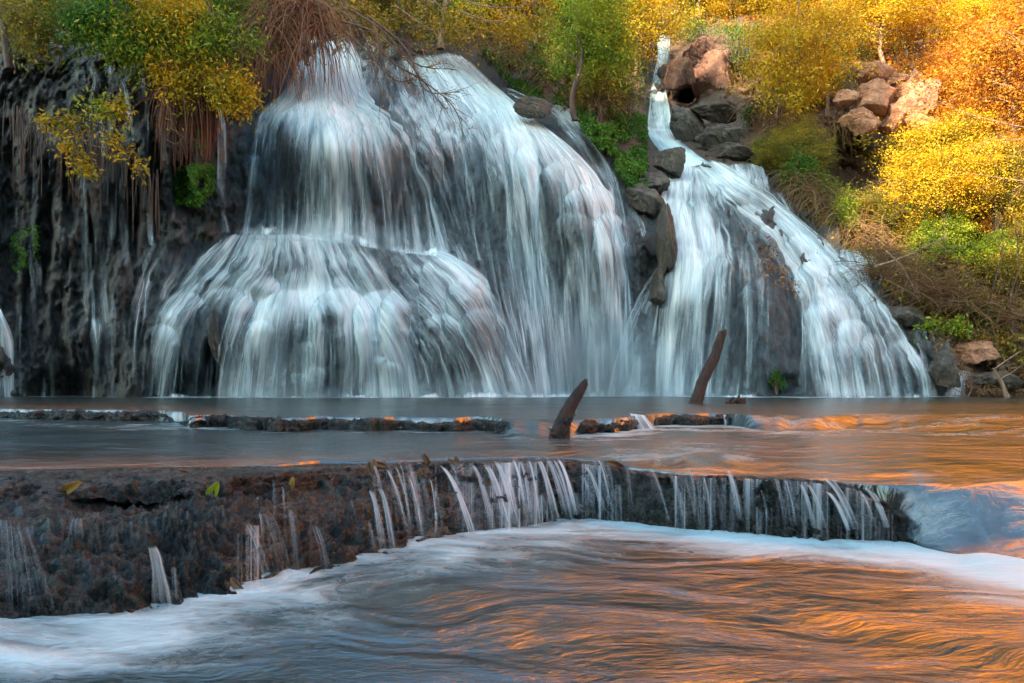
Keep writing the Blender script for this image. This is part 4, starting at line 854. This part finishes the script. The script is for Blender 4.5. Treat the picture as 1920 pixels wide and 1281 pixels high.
def cover(name, label, cat, poly, n, mat, ls, elong=1.6, off=.09, up=.3, droop=1.2, kind='stuff', jit=.14):
    poly = np.array(poly, float); lo, hi = poly.min(0), poly.max(0); pts = []
    while sum(len(p) for p in pts) < n:
        q = rng.uniform(lo, hi, (n*2, 2)); ins = np.zeros(len(q), bool); j = len(poly)-1
        for i in range(len(poly)):
            xi, yi = poly[i]; xj, yj = poly[j]; c = ((yi > q[:, 1]) != (yj > q[:, 1])) & (q[:, 0] < (xj-xi)*(q[:, 1]-yi)/(yj-yi+1e-9)+xi); ins ^= c; j = i
        q = q[ins]; q = q[vn(q[:, 0]/14, q[:, 1]/14, 91) > .33]; pts.append(q)
    q = np.concatenate(pts)[:n]; Y = Drock(q[:, 0], q[:, 1])-off-jit*rng.random(n)**2*2
    ac = Acc(); leaves(ac, W(q[:, 0], q[:, 1], Y), ls, elong, up, droop); o = ac.build(name, M[mat]); tag(o, label, cat, kind=kind); return o
cover('fern_cover', 'bright green fern wall hanging between the two falls', 'ferns', [(1075,190),(1150,205),(1212,215),(1212,352),(1182,350),(1140,292),(1095,245)], 17000, 'fern', .09, 2.2, jit=.3)
cover('fern_cover', 'green ferns along the bank above the big fall', 'ferns', [(900,85),(1000,95),(1060,150),(1080,190),(1030,195),(955,155)], 10000, 'fern', .09, 2, jit=.3)
cover('moss', 'bright green moss patch on the brown curtain left of the big fall', 'moss', [(330,310),(405,305),(402,350),(375,388),(330,380)], 5000, 'fern', .06, 2)
cover('moss', 'dark green moss hanging at the far left of the cliff', 'moss', [(20,440),(70,420),(75,500),(45,520),(20,500)], 1200, 'fern', .05, 2)
cover('moss', 'green streak of moss down the side of the brown curtain', 'moss', [(368,215),(385,215),(388,275),(370,275)], 700, 'fern', .05, 2)
cover('ground_cover', 'green and brown undergrowth on the right slope', 'undergrowth', [(1430,260),(1560,330),(1760,420),(1960,480),(1960,700),(1800,640),(1660,540),(1560,440),(1450,330)], 9000, 'olive', .08, 1.4)
cover('dead_leaves', 'brown dead leaves and dry stems lying on the right slope', 'leaf litter', [(1440,240),(1560,330),(1960,560),(1960,742),(1780,742),(1740,600),(1640,520),(1500,380)], 22000, 'dry', .09, 4, .03, .3, .6)
cover('undergrowth', 'dark olive undergrowth beneath the hillside trees', 'undergrowth', [(640,-60),(1230,-60),(1215,140),(1150,230),(1050,170),(900,90),(820,70),(640,50)], 16000, 'olive', .10, 1.4, .1)
cover('undergrowth', 'golden undergrowth beneath the trees of the upper right', 'undergrowth', [(1280,-100),(1980,-100),(1980,460),(1760,420),(1760,150),(1560,120),(1520,240),(1440,200),(1420,60),(1280,40)], 26000, 'orange', .10, 1.4, .1)
cover('undergrowth', 'mixed undergrowth along the top of the left cliff', 'undergrowth', [(-100,-60),(580,-60),(560,60),(480,130),(400,110),(300,90),(100,50),(-100,60)], 12000, 'green', .09, 1.4, .1)
cover('dead_leaves', 'brown leaves caught on the bare rock of the right cascade', 'leaf litter', [(1390,430),(1440,440),(1500,520),(1500,560),(1430,520)], 500, 'litter', .06, 1.4, .1)

# ---------------------------------------------------------------- hanging roots and dry stems (too many to count)
def strands(name, label, cat, starts, n, ln, mat, rad=.008, drop=1.0, spread=(.5, .3), kind='stuff', seg_=7, curl=.1, seed=1):
    r = np.random.default_rng(seed); ac = Acc(); st = np.array(starts, float)
    for i in range(n):
        k = r.random()*(len(st)-1); p = crom(st, [k])[0]; p = W(p[0]+r.normal()*6, p[1]+r.normal()*6, p[2]+r.normal()*.2)
        L = ln*r.uniform(.4, 1.15); d = np.array([r.normal()*spread[0], -abs(r.normal())*spread[1], r.uniform(-.2, .9)*(1 if drop > 0 else 1)])
        pts = [p]
        for s in range(seg_):
            d = d+np.array([r.normal()*curl, r.normal()*curl*.5, -drop*.45]); d = d/np.linalg.norm(d); pts.append(pts[-1]+d*L/seg_)
        ac.tube(pts, np.linspace(rad, rad*.35, seg_+1)*r.uniform(.6, 1.5), 4, t=r.random())
    o = ac.build(name, M[mat]); tag(o, label, cat, kind=kind); return o
strands('hanging_roots', 'dense curtain of rusty hanging roots left of the source of the big fall', 'roots', [(500,60,16.3),(540,30,16.2),(580,20,16.2),(592,60,16.2)], 420, 1.9, 'root', .009, .9, (.5, .3))
strands('hanging_roots', 'rusty roots trailing down over the brush by the narrow ribbon fall', 'roots', [(430,110,15.9),(480,90,15.9),(540,100,16.0)], 200, 1.1, 'root', .008, .8, (.5, .3), seed=2)
strands('hanging_roots', 'brown root curtain on the left cliff below the golden tree', 'roots', [(310,180,14.5),(350,170,14.5),(400,180,14.7)], 260, 1.3, 'root', .010, 1.6, (.15, .1), seed=3, curl=.04)
strands('hanging_roots', 'thin stalactite-like roots hanging on the dark left cliff', 'roots', [(20,200,14.2),(100,230,14.2),(200,260,14.2),(300,330,14.2)], 110, 1.3, 'bark', .010, 2.2, (.1, .05), seed=4, curl=.03)
strands('dry_stems', 'dry brown stems arching over the bank behind the ferns', 'dry stems', [(880,70,18.6),(960,100,18.6),(1100,190,18.0),(1180,170,18.2)], 500, .9, 'dry', .006, .5, (.8, .4), seed=5)
strands('dry_stems', 'dry straw hanging down the slope beside the cave', 'dry stems', [(1480,330,17.8),(1540,380,17.4),(1600,430,17.0),(1680,480,16.4)], 600, .9, 'dry', .007, .6, (.7, .3), seed=6)
strands('dry_stems', 'tangled bare twigs over the lower right slope', 'dry stems', [(1640,500,16.0),(1720,540,15.4),(1800,560,15.2),(1900,600,15.0)], 420, 1.2, 'dry', .007, .25, (1.0, .3), seed=7, curl=.25)
strands('dry_stems', 'pale straw under the red boulders beside the cave mouth', 'dry stems', [(1560,230,19.0),(1590,225,18.9),(1610,222,18.9)], 120, .8, 'dry', .008, .9, (.3, .2), seed=8)
strands('dry_stems', 'rusty dry brush on the slope below the tall yellow tree', 'dry stems', [(1410,180,20),(1450,220,19.5),(1480,260,19),(1530,300,18.5)], 400, 1.0, 'dry', .008, .4, (.6, .3), seed=9)

# bare arching branches in front of the big fall
def bare_branch(name, label, mains, Y, rad=.022, tw=7, mat='twig', seed=0, leafs=0, lmat='orange', ll=.06, twl=.45, down=.5):
    r = np.random.default_rng(seed); root = empty(name); tag(root, label, 'branch'); ac = Acc(); tips = []
    for mpts in mains:
        P = np.array([W(p[0], p[1], Y+.05*i) for i, p in enumerate(mpts)]); P = crom(P, np.linspace(0, len(P)-1, 22)); ac.tube(P, np.linspace(rad, rad*.25, 22), 6, rough=.2)
        for _ in range(tw):
            i = r.integers(4, 21); b = P[i]; d = (P[i]-P[i-1]); d /= np.linalg.norm(d); d = d+r.normal(size=3)*.5; d[2] -= down*.3; L = twl*r.uniform(.4, 1.2)*(1-i/40); pts = [b]
            for s in range(6): d = d/np.linalg.norm(d); d = d+r.normal(size=3)*.14+[0, 0, -down*.12]; pts.append(pts[-1]+d*L/6)
            ac.tube(pts, np.linspace(rad*.35, rad*.1, 7), 4); tips += pts[2:]
            for q in (3, 5):
                e = pts[q]+r.normal(size=3)*L*.3; ac.tube([pts[q], (pts[q]+e)/2, e], [rad*.15, rad*.12, rad*.07], 4); tips.append(e)
        tips += list(P[12:])
    ac.build('stem', M[mat], root)
    if leafs:
        tips = np.array(tips); b = Acc(); leaves(b, tips[r.integers(0, len(tips), leafs)]+r.normal(size=(leafs, 3))*(.07 if leafs < 2000 else .13), ll, 1.7, .4, .6, r=r); b.build('foliage', M[lmat], root)
    return root
bare_branch('bare_branch', 'tangle of bare reddish branches arching over the top of the big fall', [[(640,40),(700,60),(760,110),(800,160),(835,205)],[(660,20),(720,60),(780,120),(850,130)],[(650,60),(700,110),(740,150),(775,150)],[(690,30),(760,90),(800,170),(870,170)],[(640,10),(680,60),(700,120),(718,190)],[(700,80),(740,120),(790,150),(850,200),(872,262)]], 14.6, .022, 14, seed=4, leafs=260, twl=.9)
bare_branch('bare_branch', 'single bare twig hanging straight down in front of the big fall', [[(700,40),(712,90),(722,130),(732,190)]], 14.4, .02, 5, seed=5)
bare_branch('bare_branch', 'pale bare branches sweeping across the top above the crest', [[(850,-10),(900,10),(960,14),(1010,0)],[(860,20),(920,40),(980,30)],[(740,10),(790,45),(820,62)]], 16.5, .018, 6, 'palebark', seed=6)
bare_branch('leafy_branch', 'leafy branch with yellow leaves hanging in front of the dark left cliff', [[(110,205),(140,225),(180,240),(225,265),(262,310)],[(140,222),(135,250),(150,290),(170,320)],[(160,232),(190,215),(225,200)],[(60,230),(90,225),(130,222)]], 13.0, .014, 9, seed=7, leafs=1300, lmat='yellow', ll=.085, twl=.5)
bare_branch('leafy_branch', 'greener sprig above the yellow leafy branch on the dark cliff', [[(150,225),(175,205),(200,195)],[(180,240),(205,215),(232,205)]], 13.1, .010, 6, seed=8, leafs=260, lmat='leafgreen', ll=.085, twl=.35)
for k, (pts, mt_, lab) in enumerate([
  ([[(250,-20),(262,30),(275,70),(262,110)],[(255,0),(290,40),(310,90)],[(240,10),(232,50),(245,85)]], 'green', 'bright green spray of leaves hanging over the top of the left cliff'),
  ([[(300,20),(320,80),(345,130),(350,175)],[(310,50),(350,90),(390,140),(405,165)],[(300,60),(300,110),(320,150)]], 'yellow', 'golden spray of leaves drooping furthest over the brown curtain'),
  ([[(370,-20),(400,20),(430,60),(480,65)],[(390,0),(400,50),(420,90)],[(370,10),(372,60),(380,100)]], 'green', 'yellow-green spray of leaves beside the rusty hanging roots'),
  ([[(400,90),(430,130),(452,165)],[(400,100),(412,140),(430,178)]], 'yellow', 'small ochre spray hanging left of the lacy rock wall'),
  ([[(120,-20),(150,10),(190,30),(195,50)],[(110,-10),(130,20),(150,35)]], 'fern', 'dark green spray at the top of the picture left of the cliff trunk'),
  ([[(0,20),(40,40),(90,50)],[(10,40),(50,60),(82,85)],[(-10,10),(30,15),(60,25)]], 'olive', 'thin olive-gold spray in the top left corner'),
  ([[(210,-20),(225,20),(235,70),(230,90)],[(220,0),(200,30),(180,50)]], 'green', 'light green spray in front of the dark cliff-top trunk'),
  ([[(320,-20),(345,20),(360,50)],[(310,-20),(300,20),(280,50)]], 'yellow', 'yellow spray at the very top above the brown curtain')]):
    bare_branch('leafy_branch', lab, pts, 14.0, .014, 12, seed=40+k, leafs=2400, lmat=mt_, ll=.085, twl=.8)
for k, (pts, mt_, Y_, n_, lab) in enumerate([
  ([[(770,-30),(790,20),(800,60)],[(760,-20),(740,20),(725,50)],[(780,-10),(820,20),(845,40)]], 'olive', 18.0, 2200, 'olive and rust spray of leaves above the top of the big fall'),
  ([[(880,-30),(900,20),(930,60)],[(890,-10),(870,30),(862,60)],[(900,0),(940,20),(960,60)]], 'yellow', 18.6, 2200, 'golden spray of leaves right of the thick pale trunk'),
  ([[(980,-30),(1000,20),(1010,80)],[(990,-10),(1030,30),(1050,70)],[(985,0),(970,40),(965,75)]], 'olive', 19.0, 2200, 'olive spray of leaves over the middle of the bank'),
  ([[(1110,0),(1130,50),(1120,110)],[(1120,20),(1160,70),(1180,110)],[(1110,30),(1090,80),(1100,140)],[(1130,60),(1140,110),(1165,150)]], 'green', 17.6, 3200, 'bright yellow-green spray in front of the bank near the thin trunks'),
  ([[(1500,0),(1490,60),(1470,120)],[(1500,20),(1530,80),(1540,150)],[(1495,60),(1500,130),(1490,190)],[(1490,60),(1450,120),(1440,180)]], 'yellow', 18.6, 3600, 'brilliant yellow outer boughs of the tall tree left of the red boulders'),
  ([[(660,-20),(680,20),(700,50)],[(650,-10),(640,20),(630,45)]], 'olive', 16.5, 1500, 'rusty olive spray among the roots above the source of the big fall')]):
    bare_branch('leafy_branch', lab, pts, Y_, .014, 12, seed=60+k, leafs=n_, lmat=mt_, ll=.085, twl=.95)
bare_branch('bare_branch', 'thin red roots curling on the brown curtain', [[(318,200),(322,240),(310,265),(316,310)],[(320,240),(340,255),(360,275)],[(312,262),(330,270),(350,262)]], 14.0, .014, 8, mat='twig', seed=9, twl=.5)
bare_branch('bare_branch', 'long thin twig drooping low on the dark left cliff', [[(125,300),(135,345),(150,370),(180,395)]], 13.6, .009, 6, seed=10)
bare_branch('bare_branch', 'long bare branches reaching in from the right edge over the orange trees', [[(1990,250),(1900,235),(1820,215),(1760,190)],[(1990,345),(1920,340),(1850,330),(1800,322)],[(1990,130),(1930,90),(1890,60)],[(1990,270),(1930,262),(1850,262)]], 15.5, .016, 9, 'palebark', seed=11, leafs=600, twl=.8)
bare_branch('bare_branch', 'bent dead branch lying across the lower right slope', [[(1660,470),(1690,500),(1720,545),(1780,570),(1860,565)],[(1640,500),(1700,480),(1760,450)]], 15.0, .022, 9, 'palebark', seed=12, twl=.9)
bare_branch('bare_branch', 'upright bare saplings on the right slope near the picture edge', [[(1850,600),(1862,540),(1880,470),(1875,400)],[(1900,620),(1895,560),(1910,500),(1905,430)],[(1820,640),(1815,590),(1825,540)]], 14.9, .018, 8, 'bark', seed=13, leafs=500, lmat='olive', down=-.3, twl=.7)
bare_branch('bare_branch', 'few dead twigs sticking out of the little fan of water at the right', [[(1812,744),(1800,735),(1786,728)],[(1815,744),(1822,728),(1820,715)],[(1810,744),(1796,742),(1780,742)]], 13.4, .010, 3, seed=14, twl=.25)

# ---------------------------------------------------------------- boulders
def boulder(label, px, py, rx, ry, Y=None, mat='redrock', seed=0, flat=1.0, name='boulder', res=64):
    r = np.random.default_rng(seed+500); n = 2*res; m = res
    th = np.linspace(0, 2*np.pi, n+1)[:-1][None]; ph = np.linspace(.02, np.pi-.02, m)[:, None]
    d = np.stack([np.sin(ph)*np.cos(th), np.sin(ph)*np.sin(th), np.cos(ph)+0*th], -1)
    pn = r.normal(size=(15, 3)); pn /= np.linalg.norm(pn, axis=1)[:, None]; pd = r.uniform(.55, 1.0, 15)
    dots = np.clip(d@pn.T, .05, None); rad = 1/((((dots/pd)**34).sum(-1))**(1/34)); rad = np.clip(rad, 0, 1.25)
    rad = rad*(1-.16*(ridged(d[..., 0]*3+d[..., 2]*1.3+seed, d[..., 1]*3+d[..., 2]*3.1, seed+3, 5)-.5)); rad = rad*(1+.16*fbm(d[..., 0]*2.5+d[..., 2]*1.7+seed, d[..., 1]*2.5+d[..., 2]*2.1, seed, 5))
    Y = Y or float(Dsm(np.array([float(px)]), np.array([float(py)]))[0]); c = W(px, py, Y); sx = rx/F*Y; sz = ry/F*Y
    v = d*rad[..., None]*np.array([sx, (sx+sz)*.5*flat, sz]); i = np.arange(m-1)[:, None]*n; j = np.arange(n)[None]; j2 = (j+1) % n
    f = np.stack([i+j, i+n+j, i+n+j2, i+j2], -1).reshape(-1, 4)
    o = mk(name, v, f, M[mat]); o.location = c; return tag(o, label, 'rock')
boulder('largest red boulder in the middle of the red pile', 1641, 185, 52, 36, 18.7, seed=1)
boulder('rounded grey-red boulder at the right end of the red pile', 1723, 198, 45, 38, 18.6, seed=2)
boulder('blocky red boulder on top of the left part of the pile', 1633, 140, 31, 24, 19.0, seed=3)
boulder('small pointed red boulder at the top middle of the pile', 1678, 147, 21, 16, 18.9, seed=4)
boulder('small red boulder at the top right of the pile', 1712, 150, 20, 16, 19.0, seed=5)
boulder('square red boulder at the left end of the pile above the cave', 1584, 187, 26, 26, 18.8, seed=6)
boulder('red boulder between the largest one and the rounded right one', 1694, 169, 28, 28, 19.0, seed=7)
boulder('low orange-red boulder under the largest one over the cave mouth', 1621, 228, 36, 20, 18.5, seed=8)
boulder('red boulder under the rounded right one', 1730, 234, 36, 19, 18.5, seed=9)
boulder('dull red boulder below the middle of the pile', 1674, 230, 28, 28, 18.7, seed=10)
boulder('flat orange ledge rock just beside the upper stream over a dark hollow', 1274, 140, 34, 42, 22.5, 'redbrown', seed=11)
boulder('red boulder under the round grey-green bush', 1340, 158, 50, 46, 23, 'redbrown', seed=12)
boulder('dark boulder split by a gully next to the upper stream', 1312, 105, 30, 30, 24, 'redbrown', seed=13)
boulder('grey boulder standing in the right edge of the stream', 1285, 236, 34, 36, 20.3, 'darkrock', seed=14)
boulder('flat mossy rock shelf right of the stream', 1345, 215, 52, 20, 20.3, 'darkrock', seed=15)
boulder('brown rock shelf below the mossy one', 1352, 255, 52, 24, 19.4, 'darkrock', seed=16)
boulder('reddish rock at the foot of the shelves', 1372, 285, 44, 20, 18.8, 'darkrock', seed=17)
boulder('round brown boulder in the stream above the right cascade', 1254, 303, 32, 26, 17.6, 'darkrock', seed=18)
boulder('small dark rock under the round brown boulder', 1228, 345, 32, 22, 17.0, 'darkrock', seed=19)
boulder('dark rock between the fern wall and the right cascade', 1206, 375, 34, 34, 16.7, 'darkrock', seed=20)
boulder('tall twisted column of rock dividing the two big falls', 1246, 462, 17, 62, 15.5, 'darkrock', seed=21)
boulder('dark lower tip of the rock that divides the two big falls', 1232, 545, 14, 44, 15.3, 'darkrock', seed=22)
boulder('brown mossy boulder leaning on the upper edge of the big sheet', 1000, 205, 40, 22, 16.9, 'darkrock', seed=23)
boulder('dark knobbly rock poking out of the lower tier near its left', 408, 640, 11, 46, 13.6, 'darkrock', seed=24)
boulder('dark rock beside the small right curtain', 1548, 450, 26, 34, 17.0, 'darkrock', seed=25)
boulder('jagged brown rock at the right end of the cascade', 1772, 690, 26, 48, 13.9, 'darkrock', seed=26)
boulder('smooth grey-brown rock at the upper right rim of the cascade', 1690, 592, 40, 24, 15.2, 'darkrock', seed=27)
boulder('rocky foot of the slope at the right edge of the pool', 1870, 715, 50, 24, 14.2, 'darkrock', seed=28)
boulder('reddish rock half way up the right bank', 1830, 660, 40, 24, 14.9, 'redrock', seed=29)

# ---------------------------------------------------------------- spray hanging in the recess at the foot of the falls
def mist(label, px, py, Y, sx, sy, sz, dens):
    n, m = 32, 16; th = np.arange(n)/n*2*np.pi; ph = np.linspace(.02, np.pi-.02, m)[:, None]
    d = np.stack([np.sin(ph)*np.cos(th), np.sin(ph)*np.sin(th), np.cos(ph)+0*th], -1)*np.array([1, 1, 1.0])
    i = np.arange(m-1)[:, None]*n; j = np.arange(n)[None]; j2 = (j+1) % n
    mt, nt, out = newmat('spray'); co = nd(nt, 'ShaderNodeTexCoord').outputs['Object']
    ln_ = nd(nt, 'ShaderNodeVectorMath', {0: co}, operation='LENGTH').outputs['Value']
    f = nd(nt, 'ShaderNodeMapRange', {'Value': ln_, 'From Min': 1.0, 'From Max': .1, 'To Min': 0.0, 'To Max': dens}, interpolation_type='SMOOTHSTEP').outputs[0]
    f = mth(nt, 'MULTIPLY', f, noise(nt, co, 2.2, 3))
    v = nd(nt, 'ShaderNodeVolumePrincipled', {'Color': (.80, .92, .96, 1), 'Density': f}); nt.links.new(v.outputs[0], out.inputs['Volume'])
    o = mk('mist', d.reshape(-1, 3), np.stack([i+j, i+n+j, i+n+j2, i+j2], -1).reshape(-1, 4), mt); o.location = W(px, py, Y); o.scale = (sx, sy, sz); tag(o, label, 'mist', kind='stuff')
mist('pale blue spray filling the recess between the two large falls', 1150, 700, 14.2, 1.5, .55, 1.6, 2.4)
mist('low spray along the foot of the largest fall', 900, 740, 13.3, 2.2, .35, .45, 1.2)

mist('low spray along the foot of the right cascade', 1290, 740, 13.9, 1.3, .35, .5, 1.3)
mist('low spray along the foot of the lower tier', 560, 742, 13.3, 2.2, .3, .3, 1.0)
sx = np.linspace(272, 1756, 700)[None]; st = np.linspace(0, 1, 16)[:, None]; hh = 14+16*fbm(sx/60, 0*sx, 5, 3)+14*gss(sx, 0*sx, 1150, 0, 200, 1)
spy = 745-hh*(1-st); spd = sst(0, 1, st)*(.50+.5*fbm(sx/35, st, 6, 3)+.15*gss(sx, 0*sx, 1150, 0, 200, 1))*sst(272, 330, sx)*(1-sst(1700, 1756, sx))*(1-.9*gss(sx, 0*sx, 1465, 0, 50, 1))
SD = Dw(sx+0*st, np.full((16, 700), 735.0)); sY = SD-.30-.25*st**2
tag(mk('splash', W(sx+0*st, spy, sY), gridfaces(16, 700)[:, ::-1], M['veil'], None, {'dens': spd}, np.stack([sx/110+0*st, st*.3+0*sx], -1).reshape(-1, 2)), 'soft white splash line where the falls hit the pool', 'splash')

for pts_, lab in (([(418, 440), (470, 436), (560, 436), (640, 446), (720, 462), (800, 470), (862, 468)], 'soft spray line where the upper tier lands on the lower tier'),):
    sx = np.linspace(pts_[0][0], pts_[-1][0], 300)[None]; yb_ = pl(pts_, sx)+12; spy = yb_-(26+16*fbm(sx/30, 0*sx, 8, 3))*(1-st)
    spd = np.sin(np.pi*np.clip(st, 0, 1))*(.50+.6*fbm(sx/30, st, 6, 3))*sst(418, 470, sx)*(1-sst(800, 862, sx))
    tag(mk('splash', W(sx+0*st, spy, Dw(sx+0*st, yb_+0*st)-.28-.1*st), gridfaces(16, 300)[:, ::-1], M['veil'], None, {'dens': spd}, np.stack([sx/110+0*st, st*.3+0*sx], -1).reshape(-1, 2)), lab, 'splash')
mist('thin spray over the ledge between the two tiers', 640, 445, 14.3, 2.1, .4, .35, .9)
